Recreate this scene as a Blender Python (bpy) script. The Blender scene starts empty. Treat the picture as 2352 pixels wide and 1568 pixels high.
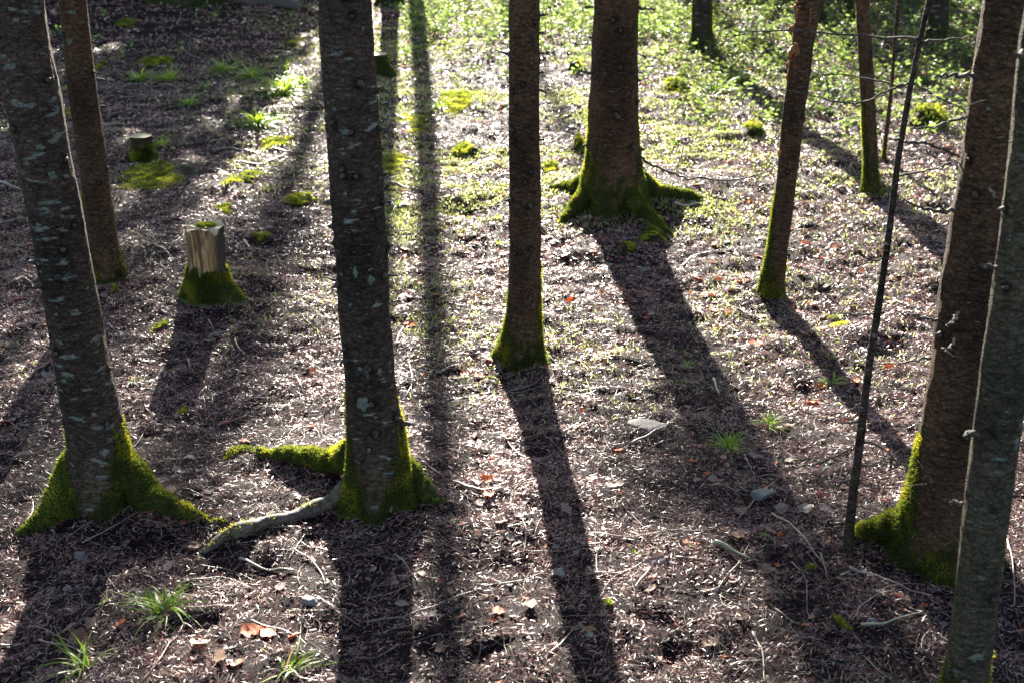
import bpy, math, random
import numpy as np
from mathutils import Vector
# ------------------------------------------------------------ camera, sky, sun, exposure
sc = bpy.context.scene
C = sc.collection
F = 2800.0; W0 = 2352.0; CX = 1176.0; CY = 784.0          # photo measured at 2352 x 1568
PITCH = math.radians(22.9); CAMH = 2.8
cam_d = bpy.data.cameras.new('camera'); cam = bpy.data.objects.new('camera', cam_d); C.objects.link(cam)
cam.location = (0, 0, CAMH); cam.rotation_euler = (math.pi/2 - PITCH, 0, 0)
cam_d.sensor_width = 36; cam_d.lens = 36*F/W0; cam_d.clip_start = .05; cam_d.clip_end = 1500
cam_d.dof.use_dof = True; cam_d.dof.focus_distance = 5.9; cam_d.dof.aperture_fstop = 3.4
sc.camera = cam
SUN_EL = math.radians(19); SUN_AZ = math.radians(-4.5)     # azimuth from +Y, negative = to the left
world = bpy.data.worlds.new('World'); sc.world = world; world.use_nodes = True
nt = world.node_tree; bg = nt.nodes['Background']
sky = nt.nodes.new('ShaderNodeTexSky'); sky.sky_type = 'NISHITA'; sky.sun_disc = False
sky.sun_elevation = SUN_EL; sky.sun_rotation = SUN_AZ
nt.links.new(sky.outputs[0], bg.inputs[0]); bg.inputs[1].default_value = 0.05
sun_d = bpy.data.lights.new('sun', 'SUN'); sun = bpy.data.objects.new('sun', sun_d); C.objects.link(sun)
sun_d.energy = 5.0; sun_d.angle = math.radians(.5); sun_d.color = (1, .93, .81)
sdir = Vector((math.sin(SUN_AZ)*math.cos(SUN_EL), math.cos(SUN_AZ)*math.cos(SUN_EL), math.sin(SUN_EL)))
sun.rotation_euler = sdir.to_track_quat('Z', 'Y').to_euler(); sun.location = sdir*60
sc.view_settings.view_transform = 'Standard'; sc.view_settings.look = 'None'
sc.view_settings.exposure = 3.02; sc.view_settings.gamma = 1
sc.render.engine = 'CYCLES'
sc.cycles.max_bounces = 6; sc.cycles.diffuse_bounces = 3; sc.cycles.glossy_bounces = 2
sc.cycles.transmission_bounces = 3; sc.cycles.transparent_max_bounces = 4

rng = np.random.default_rng(7); random.seed(7)
# ------------------------------------------------------------ noise, terrain, pixel <-> ground
def hash3(i, j, k, s):
    h = (i.astype(np.int64)*374761393 + j.astype(np.int64)*668265263 + k.astype(np.int64)*2147483647 + s*974711) & 0xffffffff
    h = ((h ^ (h >> 13))*1274126177) & 0xffffffff
    h = ((h ^ (h >> 16))*2246822519) & 0xffffffff
    return ((h ^ (h >> 15)) & 0xffff)/65535.0
def vnoise(x, y, z=0.0, s=0):
    x, y, z = np.broadcast_arrays(np.asarray(x, float), np.asarray(y, float), np.asarray(z, float))
    xi, yi, zi = np.floor(x), np.floor(y), np.floor(z)
    u, v, w = x-xi, y-yi, z-zi
    u, v, w = u*u*(3-2*u), v*v*(3-2*v), w*w*(3-2*w)
    r = 0
    for a in (0, 1):
        for b in (0, 1):
            for c in (0, 1):
                r = r + hash3(xi+a, yi+b, zi+c, s)*(u if a else 1-u)*(v if b else 1-v)*(w if c else 1-w)
    return r
def gz(x, y):
    x = np.asarray(x, float); y = np.asarray(y, float)
    r = (vnoise(x*.45+3, y*.45+9, 0, 1)-.5)*.10 + (vnoise(x*1.7, y*1.7, 0, 2)-.5)*.06
    r = r + (vnoise(x*5, y*5, 0, 3)-.5)*.040 + (vnoise(x*14, y*14, 0, 4)-.5)*.026
    for mx, my, mr, mh in MOUNDS:
        r = r + mh*np.exp(-((x-mx)**2+(y-my)**2)/(2*mr*mr))
    return r
MOUNDS = []
sp, cp = math.sin(PITCH), math.cos(PITCH)
def ray(px, py):
    a = (px-CX)/F; b = (CY-py)/F
    return a, cp+b*sp, -sp+b*cp
def G(px, py):                                             # ground point seen at a photo pixel
    dx, dy, dz = ray(px, py); z = 0.0
    for _ in range(4):
        t = (z-CAMH)/dz; z = float(gz(dx*t, dy*t))
    t = (z-CAMH)/dz
    return Vector((dx*t, dy*t, z))
def onY(px, py, Y):                                        # point at depth Y
    dx, dy, dz = ray(px, py); t = Y/dy
    return Vector((dx*t, Y, CAMH+dz*t))
def proj(x, y, z=0.0):
    zz = z-CAMH
    f = y*cp - zz*sp; u = y*sp + zz*cp
    return CX + F*x/f, CY - F*u/f
def mpp(p):                                                # metres per photo pixel at a point
    return (Vector(p)-Vector((0, 0, CAMH))).dot(Vector((0, cp, -sp)))/F
for (a, b, r, h) in [(1412, 470, .55, .10), (870, 1150, .35, .04), (230, 1160, .35, .04), (475, 670, .3, .03), (2180, 1280, .35, .05), (1190, 815, .25, .03)]:
    p = G(a, b); MOUNDS.append((p.x, p.y, r, h))
for (a, b, r, h) in [(1112, 1512, .035, -.05), (1090, 1490, .03, -.04), (1135, 1488, .028, -.035), (1075, 1455, .03, .03), (1150, 1470, .03, .03), (1060, 1500, .03, .035), (1130, 1530, .03, .03), (1100, 1545, .03, .02), (980, 1430, .05, .03), (1560, 1500, .05, -.03), (1650, 1440, .06, .03), (2040, 800, .12, -.05), (1960, 770, .10, .05), (1030, 450, .15, .05), (1090, 480, .15, -.05)]:
    p = G(a, b); MOUNDS.append((p.x, p.y, r, h))

# ------------------------------------------------------------ object helpers
def tag(o, label=None, cat=None, group=None, kind=None):
    if label: o['label'] = label
    if cat: o['category'] = cat
    if group: o['group'] = group
    if kind: o['kind'] = kind
    return o
def thing(name, loc, label, cat, group=None):
    o = bpy.data.objects.new(name, None); C.objects.link(o); o.location = loc
    o.empty_display_size = .1
    o['_o'] = 0; del o['_o']
    return tag(o, label, cat, group)
def mesh_np(name, V, faces, mat, parent=None, col=None, loc=(0, 0, 0), smooth=False, uv=None):
    """V (n,3) in world (or parent-local) coordinates; faces (m,k) array or list of arrays."""
    V = np.asarray(V, np.float32)
    fl = faces if isinstance(faces, list) else [faces]
    fl = [np.asarray(f, np.int32) for f in fl if len(f)]
    me = bpy.data.meshes.new(name)
    nl = sum(f.size for f in fl); nf = sum(len(f) for f in fl)
    me.vertices.add(len(V)); me.vertices.foreach_set('co', V.ravel())
    me.loops.add(nl); me.polygons.add(nf)
    me.loops.foreach_set('vertex_index', np.concatenate([f.ravel() for f in fl]))
    tot = np.concatenate([np.full(len(f), f.shape[1], np.int32) for f in fl])
    st = np.concatenate([[0], np.cumsum(tot)[:-1]]).astype(np.int32)
    me.polygons.foreach_set('loop_start', st)
    if smooth: me.polygons.foreach_set('use_smooth', np.ones(nf, bool))
    me.update(calc_edges=True); me.validate()
    if col is not None:
        ca = me.color_attributes.new('tint', 'FLOAT_COLOR', 'POINT')
        c4 = np.ones((len(V), 4), np.float32); c4[:, :col.shape[1]] = col
        ca.data.foreach_set('color', c4.ravel())
    me.materials.append(mat)
    o = bpy.data.objects.new(name, me); C.objects.link(o); o.location = loc
    if parent: o.parent = parent
    return o

# ------------------------------------------------------------ materials
def nodes(name):
    m = bpy.data.materials.new(name); m.use_nodes = True
    t = m.node_tree; b = t.nodes['Principled BSDF']
    return m, t, b
def N(t, typ, **kw):
    n = t.nodes.new(typ)
    for k, v in kw.items(): setattr(n, k, v)
    return n
def noise(t, scale, detail=4, rough=.6, vec=None):
    n = N(t, 'ShaderNodeTexNoise'); n.inputs['Scale'].default_value = scale
    n.inputs['Detail'].default_value = detail; n.inputs['Roughness'].default_value = rough
    if vec: t.links.new(vec, n.inputs['Vector'])
    return n
def ramp(t, src, stops):
    r = N(t, 'ShaderNodeValToRGB'); e = r.color_ramp.elements
    e[0].position, e[0].color = stops[0][0], (*stops[0][1], 1)
    e[1].position, e[1].color = stops[-1][0], (*stops[-1][1], 1)
    for p, c in stops[1:-1]:
        x = e.new(p); x.color = (*c, 1)
    t.links.new(src, r.inputs[0]); return r
def mix(t, fac, a, b):
    m = N(t, 'ShaderNodeMix', data_type='RGBA')
    if hasattr(fac, 'node'): t.links.new(fac, m.inputs[0])
    else: m.inputs[0].default_value = fac
    for s, i in ((a, 6), (b, 7)):
        if hasattr(s, 'node'): t.links.new(s, m.inputs[i])
        else: m.inputs[i].default_value = (*s, 1)
    return m.outputs[2]
def mapping(t, scale):
    tc = N(t, 'ShaderNodeTexCoord'); mp = N(t, 'ShaderNodeMapping'); mp.inputs['Scale'].default_value = scale
    t.links.new(tc.outputs['Object'], mp.inputs[0]); return mp.outputs[0]
def bump(t, b, h, strength, dist):
    bp = N(t, 'ShaderNodeBump'); bp.inputs['Strength'].default_value = strength; bp.inputs['Distance'].default_value = dist
    t.links.new(h, bp.inputs['Height']); t.links.new(bp.outputs[0], b.inputs['Normal'])
def tinted(name, rough=.5, trans=0.0, spec=.5, tgain=(1, 1, 1)):
    """colour per leaf / blade from the mesh's own 'tint', optionally letting light through"""
    m, t, b = nodes(name)
    a = N(t, 'ShaderNodeAttribute', attribute_name='tint')
    t.links.new(a.outputs['Color'], b.inputs['Base Color'])
    b.inputs['Roughness'].default_value = rough; b.inputs['Specular IOR Level'].default_value = spec
    if trans:
        tr = N(t, 'ShaderNodeBsdfTranslucent'); ms = N(t, 'ShaderNodeMixShader'); ms.inputs[0].default_value = trans
        g = N(t, 'ShaderNodeVectorMath', operation='MULTIPLY'); t.links.new(a.outputs['Color'], g.inputs[0]); g.inputs[1].default_value = tgain
        t.links.new(g.outputs[0], tr.inputs[0]); t.links.new(b.outputs[0], ms.inputs[1]); t.links.new(tr.outputs[0], ms.inputs[2])
        t.links.new(ms.outputs[0], t.nodes['Material Output'].inputs[0])
    return m
def bark_mat(name, dark, light, lichen, lich_col=(.12, .145, .135)):
    m, t, b = nodes(name)
    v1 = mapping(t, (24, 24, 64)); v2 = mapping(t, (34, 34, 110)); v3 = mapping(t, (11, 11, 27)); v4 = mapping(t, (2.2, 2.2, 1.2))
    n1 = noise(t, 1, 5, .7, v1); n2 = noise(t, 1, 6, .75, v2); n3 = noise(t, 1, 4, .6, v3); n4 = noise(t, 1, 3, .6, v4)
    base = ramp(t, n1.outputs[0], [(.34, dark), (.5, tuple(x*.6+y*.4 for x, y in zip(dark, light))), (.68, light)])
    big = ramp(t, n4.outputs[0], [(.35, (.45, .45, .47)), (.65, (1.3, 1.2, 1.12))])
    vo = N(t, 'ShaderNodeTexVoronoi', feature='DISTANCE_TO_EDGE'); vo.inputs['Scale'].default_value = 1
    wv = N(t, 'ShaderNodeVectorMath', operation='ADD'); t.links.new(mapping(t, (34, 34, 52)), wv.inputs[0])
    nw = noise(t, 1, 3, .6, mapping(t, (20, 20, 30))); t.links.new(nw.outputs['Color'], wv.inputs[1]); t.links.new(wv.outputs[0], vo.inputs['Vector'])
    vr = ramp(t, vo.outputs[0], [(.0, (.35, .33, .32)), (.10, (1, 1, 1))])
    m0 = N(t, 'ShaderNodeMix', data_type='RGBA', blend_type='MULTIPLY'); m0.inputs[0].default_value = .8
    t.links.new(big.outputs[0], m0.inputs[6]); t.links.new(vr.outputs[0], m0.inputs[7])
    mm = N(t, 'ShaderNodeMix', data_type='RGBA', blend_type='MULTIPLY'); mm.inputs[0].default_value = 1
    t.links.new(base.outputs[0], mm.inputs[6]); t.links.new(m0.outputs[2], mm.inputs[7])
    fl = ramp(t, n2.outputs[0], [(.60, (0, 0, 0)), (.68, (1, 1, 1))])         # pale curling bark flecks
    c1 = mix(t, fl.outputs[0], mm.outputs[2], tuple(min(1, x*2.0) for x in light))
    lm = ramp(t, n3.outputs[0], [(.70-.10*lichen, (0, 0, 0)), (.76-.10*lichen, (1, 1, 1))])
    dk = N(t, 'ShaderNodeMath', operation='MULTIPLY'); t.links.new(lm.outputs[0], dk.inputs[0]); dk.inputs[1].default_value = .85 if lichen else .25
    c2 = mix(t, dk.outputs[0], c1, lich_col)
    at = N(t, 'ShaderNodeAttribute', attribute_name='tint')                   # r = moss cover
    sr = N(t, 'ShaderNodeSeparateColor'); t.links.new(at.outputs['Color'], sr.inputs[0])
    nm = noise(t, 60, 3, .6, mapping(t, (1, 1, 1)))
    mc = ramp(t, nm.outputs[0], [(.3, (.014, .018, .006)), (.7, (.040, .050, .012))])
    c3 = mix(t, sr.outputs[0], c2, mc.outputs[0])
    c4 = mix(t, sr.outputs[1], c3, (.008, .006, .005))                       # g = dark knots
    t.links.new(c4, b.inputs['Base Color'])
    b.inputs['Roughness'].default_value = .9; b.inputs['Specular IOR Level'].default_value = .08
    ad = N(t, 'ShaderNodeMath', operation='ADD'); t.links.new(n1.outputs[0], ad.inputs[0]); t.links.new(n2.outputs[0], ad.inputs[1])
    a2 = N(t, 'ShaderNodeMath', operation='MULTIPLY_ADD'); t.links.new(vr.outputs[0], a2.inputs[0]); a2.inputs[1].default_value = .5; t.links.new(ad.outputs[0], a2.inputs[2])
    bump(t, b, a2.outputs[0], 1.0, .016)
    return m
def simple(name, c1, c2, scale, rough=.8, bstr=.6, bd=.006, spec=.3, sv=(1, 1, 1)):
    m, t, b = nodes(name); n = noise(t, scale, 5, .65, mapping(t, sv))
    r = ramp(t, n.outputs[0], [(.33, c1), (.67, c2)]); t.links.new(r.outputs[0], b.inputs['Base Color'])
    b.inputs['Roughness'].default_value = rough; b.inputs['Specular IOR Level'].default_value = spec
    bump(t, b, n.outputs[0], bstr, bd); return m
M = {}
M['bark_grey'] = bark_mat('grey_lichen_bark', (.036, .026, .021), (.135, .102, .080), 1.1, (.21, .23, .205))
M['bark_mid'] = bark_mat('grey_brown_bark', (.036, .026, .021), (.13, .098, .079), .8, (.26, .30, .28))
M['bark_brown'] = bark_mat('red_brown_bark', (.044, .028, .018), (.18, .112, .070), .12, (.22, .19, .16))
M['bark_near'] = bark_mat('olive_grey_bark', (.050, .045, .030), (.17, .15, .105), .5, (.16, .20, .18))
M['stub'] = simple('dead_branch', (.018, .013, .011), (.085, .065, .052), 40, .8, sv=(1, 1, .3))
M['stub_pale'] = simple('pale_dead_branch', (.10, .08, .065), (.22, .18, .15), 40, .8)
M['root'] = simple('root_bark', (.025, .018, .015), (.10, .078, .064), 38, .75, .8)
M['moss'] = tinted('moss_fuzz', .8, .5, .1, (3.6, 3.3, 1.8))
M['grass'] = tinted('grass_blade', .5, .5, .3, (1.9, 1.7, 1.0))
M['herb'] = tinted('herb_leaf', .6, .5, .2, (1.8, 1.8, 1.3))
M['leaf'] = tinted('dry_leaf', .6, .35, .2, (1.9, 1.3, 1.0))
M['needle'] = tinted('litter_needle', .42, .15, .42)
M['twig'] = tinted('bare_twig', .5, 0, .5)
M['needle_green'] = tinted('spruce_needles', .5, .25, .4)
M['rock'] = simple('grey_rock', (.06, .065, .060), (.14, .145, .135), 14, .75, .5)
M['rock_pale'] = simple('pale_rock', (.07, .060, .055), (.20, .175, .155), 18, .7, .5)
M['cut'] = simple('weathered_cut_wood', (.34, .25, .14), (.55, .43, .26), 26, .75, .5)
M['wood'] = simple('split_grey_wood', (.06, .04, .025), (.34, .26, .17), 16, .75, .9, .012, sv=(3, 3, .28))
M['raw'] = simple('raw_orange_wood', (.07, .030, .012), (.36, .15, .055), 40, .85, .8)
M['root_moss'] = simple('mossy_root_bark', (.020, .022, .008), (.042, .048, .014), 45, .95, .9, .008, .05)
M['bark_stump'] = bark_mat('mossy_stump_bark', (.03, .025, .012), (.10, .085, .045), .2)
# forest floor
m, t, b = nodes('forest_soil'); v = mapping(t, (1, 1, 1))
a = noise(t, 55, 8, .75, v); d = noise(t, 3.2, 5, .6, v); e = noise(t, 170, 4, .7, v)
r1 = ramp(t, a.outputs[0], [(.38, (.005, .002, .003)), (.5, (.016, .008, .010)), (.68, (.052, .026, .029))])
r2 = ramp(t, d.outputs[0], [(.35, (.65, .62, .66)), (.65, (1.25, 1.15, 1.1))])
mm = N(t, 'ShaderNodeMix', data_type='RGBA', blend_type='MULTIPLY'); mm.inputs[0].default_value = 1
t.links.new(r1.outputs[0], mm.inputs[6]); t.links.new(r2.outputs[0], mm.inputs[7]); t.links.new(mm.outputs[2], b.inputs['Base Color'])
b.inputs['Roughness'].default_value = .8; b.inputs['Specular IOR Level'].default_value = .08
ad = N(t, 'ShaderNodeMath', operation='ADD'); t.links.new(a.outputs[0], ad.inputs[0]); t.links.new(e.outputs[0], ad.inputs[1])
bump(t, b, ad.outputs[0], 1.0, .02); M['soil'] = m

# ------------------------------------------------------------ ground sheet
def axis(parts):
    out = []
    for a0, a1, st in parts: out.append(np.arange(a0, a1, st))
    return np.concatenate(out)
xs = axis([(-400, -60, 40), (-60, -16, 4), (-16, -4.4, .2), (-4.4, 4.4, .028), (4.4, 16, .2), (16, 60, 4), (60, 401, 40)])
ys = axis([(-400, -20, 40), (-20, 2, 1), (2, 3, .1), (3, 9.5, .028), (9.5, 26, .1), (26, 60, 2), (60, 500, 40)])
X, Y = np.meshgrid(xs, ys); Z = gz(X, Y)
V = np.stack([X, Y, Z], -1).reshape(-1, 3); nx, ny = len(xs), len(ys)
i = np.arange(nx*ny).reshape(ny, nx)
Fq = np.stack([i[:-1, :-1], i[:-1, 1:], i[1:, 1:], i[1:, :-1]], -1).reshape(-1, 4)
tag(mesh_np('ground', V, Fq, M['soil'], smooth=True), kind='structure')

# ------------------------------------------------------------ geometry makers
def catmull(P, n):
    P = np.array([tuple(p) for p in P], float)
    if len(P) == 2: return P[0]+(P[1]-P[0])*np.linspace(0, 1, n)[:, None]
    Q = np.vstack([2*P[0]-P[1], P, 2*P[-1]-P[-2]]); out = []
    ts = np.linspace(0, len(P)-1-1e-6, n)
    for t_ in ts:
        k = int(t_); u = t_-k; a0, a1, a2, a3 = Q[k], Q[k+1], Q[k+2], Q[k+3]
        out.append(.5*(2*a1+(a2-a0)*u+(2*a0-5*a1+4*a2-a3)*u*u+(3*a1-a0-3*a2+a3)*u**3))
    return np.array(out)
def tube(P, R, sides=8, rough=0.0, seed=0, cap=True):
    P = np.asarray(P, float); n = len(P); R = np.broadcast_to(np.asarray(R, float), (n,))
    T = np.gradient(P, axis=0); T /= np.linalg.norm(T, axis=1)[:, None]+1e-9
    up = np.array([0, 0, 1.]) if abs(T[0][2]) < .8 else np.array([0, 1., 0])
    A = np.cross(T, up); A /= np.linalg.norm(A, axis=1)[:, None]+1e-9; B = np.cross(A, T)
    th = np.arange(sides)*2*math.pi/sides
    rr = R[:, None]*np.ones(sides)[None]
    if rough:
        rr = rr*(1+rough*(vnoise(np.arange(n)[:, None]*.7, np.cos(th)[None]*1.3+5, np.sin(th)[None]*1.3, seed)-.5)*2)
    V = P[:, None]+A[:, None]*(np.cos(th)[None, :, None]*rr[..., None])+B[:, None]*(np.sin(th)[None, :, None]*rr[..., None])
    V = V.reshape(-1, 3); i = np.arange(n*sides).reshape(n, sides); j = np.roll(i, -1, 1)
    Fq = np.stack([i[:-1], j[:-1], j[1:], i[1:]], -1).reshape(-1, 4)
    Fl = [Fq]
    if cap:
        V = np.vstack([V, P[-1][None]+T[-1]*R[-1]*.3, P[0][None]]); k = n*sides
        Fl.append(np.stack([i[-1], j[-1], np.full(sides, k)], -1)); Fl.append(np.stack([j[0], i[0], np.full(sides, k+1)], -1))
    return V, Fl
class Acc:
    def __init__(s): s.V = []; s.F = {}; s.Cc = []; s.n = 0
    def add(s, V, Fl, col=None):
        Fl = Fl if isinstance(Fl, list) else [Fl]
        for f in Fl:
            f = np.asarray(f); s.F.setdefault(f.shape[1], []).append(f+s.n)
        s.V.append(V); s.n += len(V)
        if col is not None:
            col = np.asarray(col, float)
            s.Cc.append(np.broadcast_to(col, (len(V), 3)) if col.ndim == 1 else col)
    def out(s): return np.vstack(s.V), [np.vstack(f) for f in s.F.values()], (np.vstack(s.Cc) if s.Cc else None)
    def build(s, name, mat, parent=None, loc=(0, 0, 0), smooth=False):
        V, Fl, c = s.out(); return mesh_np(name, V, Fl, mat, parent, c, loc, smooth)
def blades(P, D, L, Wd, col, cvar=.3, droop=0.0, seg=1):
    """many small pointed blades: P (n,3) roots, D (n,3) directions, L lengths, Wd widths"""
    n = len(P); L = np.broadcast_to(L, (n,))[:, None]; Wd = np.broadcast_to(Wd, (n,))[:, None]
    rv = rng.normal(size=(n, 3)); S = np.cross(D, rv); S /= np.linalg.norm(S, axis=1)[:, None]+1e-9
    col = np.broadcast_to(np.asarray(col, float), (n, 3))*(1+(rng.random((n, 1))-.5)*2*cvar)
    mid = P+D*L*.5; mid[:, 2] -= droop*L[:, 0]*.12
    tip = P+D*L; tip[:, 2] -= droop*L[:, 0]*.5
    V = np.stack([P-S*Wd*.35, P+S*Wd*.35, mid+S*Wd*.5, tip, mid-S*Wd*.5], 1).reshape(-1, 3)
    b0 = np.arange(n)[:, None]*5
    Fl = [b0+np.array([[0, 1, 2, 4]]), b0+np.array([[4, 2, 3]])]
    return V, Fl, np.repeat(col, 5, 0)
MOSS = np.array([.052, .068, .014])
def fuzz(P, Nn, L, Wd, base=MOSS, var=.45):
    n = len(P); D = Nn+rng.normal(size=(n, 3))*.55; D /= np.linalg.norm(D, axis=1)[:, None]
    k = vnoise(P[:, 0]*14, P[:, 1]*14, P[:, 2]*14, 31)[:, None]
    c = base*(.45+1.1*k)+np.array([.05, .035, 0])*(k > .62)
    return blades(P, D, L*(.6+.8*rng.random(n)), Wd, c, var)

# ------------------------------------------------------------ crowns (shared meshes)
def crown_mesh(name, H, R, nb, seed, gap=0.0):
    r_ = np.random.default_rng(seed); A = Acc()
    V, Fl = tube(np.array([[0, 0, 0], [0, 0, H*.5], [0, 0, H]]), [.07, .045, .01], 6); A.add(V, Fl, (.05, .035, .025))
    for k in range(nb):
        z = H*(k+.5)/nb; rad = R*(1-(z/H)**1.3)*(.6+.5*r_.random())+.15; az = r_.random()*6.283
        d = np.array([math.cos(az), math.sin(az), 0.]); P = catmull([(0, 0, z), tuple(d*rad*.5+np.array([0, 0, z-.06*rad])), tuple(d*rad+np.array([0, 0, z-.30*rad]))], 5)
        V, Fl = tube(P, np.linspace(.022, .004, 5), 4); A.add(V, Fl, (.05, .035, .025))
        n = int(26*rad)+10; u = r_.random(n)**.8; Q = P[0]+0; 
        Q = np.array([np.interp(u, np.linspace(0, 1, 5), P[:, c]) for c in range(3)]).T
        side = np.array([-d[1], d[0], 0.])*np.where(r_.random(n) < .5, -1, 1)[:, None]
        D = side*.8+d*.6+r_.normal(size=(n, 3))*.18; D[:, 2] -= .35; D /= np.linalg.norm(D, axis=1)[:, None]
        L = (.42-.25*u)*(.6+.6*r_.random(n))*(.6+.4*rad)
        V, Fl, c = blades(Q, D, L, .11*(.6+.6*r_.random(n)), (.022, .045, .014), .4, .5); A.add(V, Fl, c)
    V, Fl, c = A.out()
    o = mesh_np(name, V, Fl, M['needle_green'], None, c); C.objects.unlink(o); me = o.data; bpy.data.objects.remove(o); return me
CROWNS = [crown_mesh('crown', 7, 1.7, 90, 3), crown_mesh('crown', 6, 1.4, 70, 5), crown_mesh('crown', 8, 2.1, 120, 8)]
def add_crown(root, z, x=0, y=0, k=0, s=1.0, sz=1.0):
    o = bpy.data.objects.new('crown', CROWNS[k % 3]); C.objects.link(o); o.parent = root
    o.location = (x, y, z); o.rotation_euler = (0, 0, random.random()*6.28); o.scale = (s, s, sz)
    return o

# ------------------------------------------------------------ trunks
def stub(root, base, d, L, r, mat='stub', name='branch_stub', bend=.15):
    base = np.array(base); d = np.array(d, float); d /= np.linalg.norm(d)
    mid = base+d*L*.5+rng.normal(size=3)*L*bend*.4; end = base+d*L+rng.normal(size=3)*L*bend
    P = catmull([base-d*r*1.2, mid, end], 7)
    V, Fl = tube(P, np.linspace(1, .35, 7)*r*np.array([1.7, 1.15, 1, .95, .9, .8, .7]), 7, .25, int(rng.integers(99)))
    return mesh_np(name, V, Fl, M[mat], root, smooth=True)
def tree(name, by, edges, mat, label, cat='tree', group=None, H=11.0, moss_h=.4, moss_amt=1.0, roots=(), stubs=14, knots=1.0,
         sides=84, seed=0, crown=(0, 7.0, 1, 1), lean_y=0.0, mossfuzz=9000, moss_bias=None, btaper=.35):
    """edges: (py, x_left, x_right) of the trunk in the photo, top to bottom; by = pixel row where its front meets the ground"""
    e = np.array(edges, float); xb = (e[-1, 1]+e[-1, 2])/2
    g = G(xb, by); r0 = (e[-1, 2]-e[-1, 1])/2*mpp(g); Y0 = g.y+r0*.75
    zz, cx, rr = [], [], []
    for (py, xl, xr) in e[::-1]:
        a_ = onY(xl, py, Y0-0); b_ = onY(xr, py, Y0); zz.append(a_.z); cx.append((a_.x+b_.x)/2); rr.append((b_.x-a_.x)/2)
    base = Vector((cx[0], Y0, float(gz(cx[0], Y0))))
    zz = np.array(zz)-base.z; cx = np.array(cx)-base.x; rr = np.array(rr)
    o_ = np.argsort(zz); zz, cx, rr = zz[o_], cx[o_], rr[o_]
    # continue above the frame and below the soil
    sl = (cx[-1]-cx[max(0, len(cx)-4)])/(zz[-1]-zz[max(0, len(cx)-4)]+1e-6)
    zz = np.concatenate([[-.25], zz, [H]]); rr = np.concatenate([[rr[0]*1.08], rr, [rr[-1]*btaper]]); cx = np.concatenate([[cx[0]], cx, [cx[-1]+sl*.8*(H-zz[-2])]])
    root = thing(name, base, label, cat, group)
    def cen(z): return np.interp(z, zz, cx), lean_y*np.asarray(z)
    mh = moss_h
    def mossmask(th, z):
        nn = vnoise(np.cos(th)*1.6+9, np.sin(th)*1.6, seed, 11); n2 = vnoise(np.cos(th)*7, np.sin(th)*7, z*18, 12)
        lim = mh*(.35+1.15*nn)*(.48+.8*np.abs(np.cos(th))**1.5)
        if moss_bias is not None: lim = lim*(1+.6*np.cos(th-moss_bias))
        return np.clip((lim-z)/(.5*mh+.02)+(n2-.5)*1.6, 0, 1)*moss_amt
    def surf(th, z):
        r = np.interp(z, zz, rr)
        c0 = 1+.05*(vnoise(np.cos(th)*1.2, np.sin(th)*1.2, z*1.3+seed, 21)-.5)*2 + .035*(vnoise(np.cos(th)*4, np.sin(th)*4, z*9+seed, 22)-.5)*2
        fl = np.clip(1-z/.35, 0, 1)**2
        c0 = c0+fl*.10*np.sin(th*5+seed)*(.5+vnoise(th, 0*th, seed, 5))
        c0 = c0+.014*(vnoise(np.cos(th)*9, np.sin(th)*9, z*55, 23)-.5)*2
        for ka, kz in KN: 
            dth = np.angle(np.exp(1j*(th-ka))); c0 = c0+.07*np.exp(-((dth*r/.022)**2+((z-kz)/.022)**2))
        a_, b_ = cen(z)
        return np.stack([a_+np.cos(th)*r*c0, b_+np.sin(th)*r*c0, z+0*th], -1), r
    KN = []
    for _ in range(stubs):
        KN.append((rng.random()*2*math.pi if rng.random() < .4 else -math.pi*rng.random(), .35+rng.random()*min(2.6, CAMH-.2)))
    zr = np.concatenate([np.arange(-.25, 0, .08), np.arange(0, 3.4, .014), np.arange(3.4, H, .5), [H]])
    th = np.arange(sides)*2*math.pi/sides
    TH, ZR = np.meshgrid(th, zr); V, _ = surf(TH, ZR)
    i = np.arange(V.shape[0]*sides).reshape(-1, sides); j = np.roll(i, -1, 1)
    mk = mossmask(TH, ZR).reshape(-1)
    kn = mk*0; rz_ = np.interp(ZR, zz, rr).reshape(-1)
    for ka, kz in KN:
        dth = np.angle(np.exp(1j*(TH-ka))).reshape(-1); kn = np.maximum(kn, np.clip(1.5*np.exp(-((dth*rz_/(.010+.08*rz_))**2+((ZR.reshape(-1)-kz)/(.010+.08*rz_))**2)), 0, 1))
    col = np.stack([mk, kn, mk*0], 1)
    trunk = mesh_np('trunk', V.reshape(-1, 3), np.stack([i[:-1], j[:-1], j[1:], i[1:]], -1).reshape(-1, 4), M[mat], root, col, smooth=True)
    # dead branch stubs at the knots
    for q, (ka, kz) in enumerate(KN):
        p_, r = surf(np.array(ka), np.array(kz)); d = np.array([math.cos(ka), math.sin(ka), .15*rng.normal()])
        L = (.010+.035*rng.random()**2+(.12*rng.random() if rng.random() < .12 else 0))*knots
        stub(root, p_, d, L, (.007+.006*rng.random())*min(1.4, float(r)/.09)*knots)
    if mossfuzz and moss_amt > 0:
        n = mossfuzz*3; tz = np.abs(rng.random(n))**1.2*mh*1.7-.03; tt = rng.random(n)*2*math.pi
        keep = mossmask(tt, tz) > .5; tt, tz = tt[keep][:mossfuzz], tz[keep][:mossfuzz]
        if len(tt) > 20:
            P, _ = surf(tt, tz); Nn = np.stack([np.cos(tt), np.sin(tt), tt*0+.15], 1)
            V, Fl, c = fuzz(P, Nn, .013, .0030); mesh_np('moss', V, Fl, M['moss'], root, c)
    for rt in roots:
        add_root(root, base, *rt)
    if crown: add_crown(root, crown[1], *(float(v) for v in cen(crown[1])), crown[0], crown[2], crown[3])
    root['_b'] = 0; del root['_b']
    return root, base, surf
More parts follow.
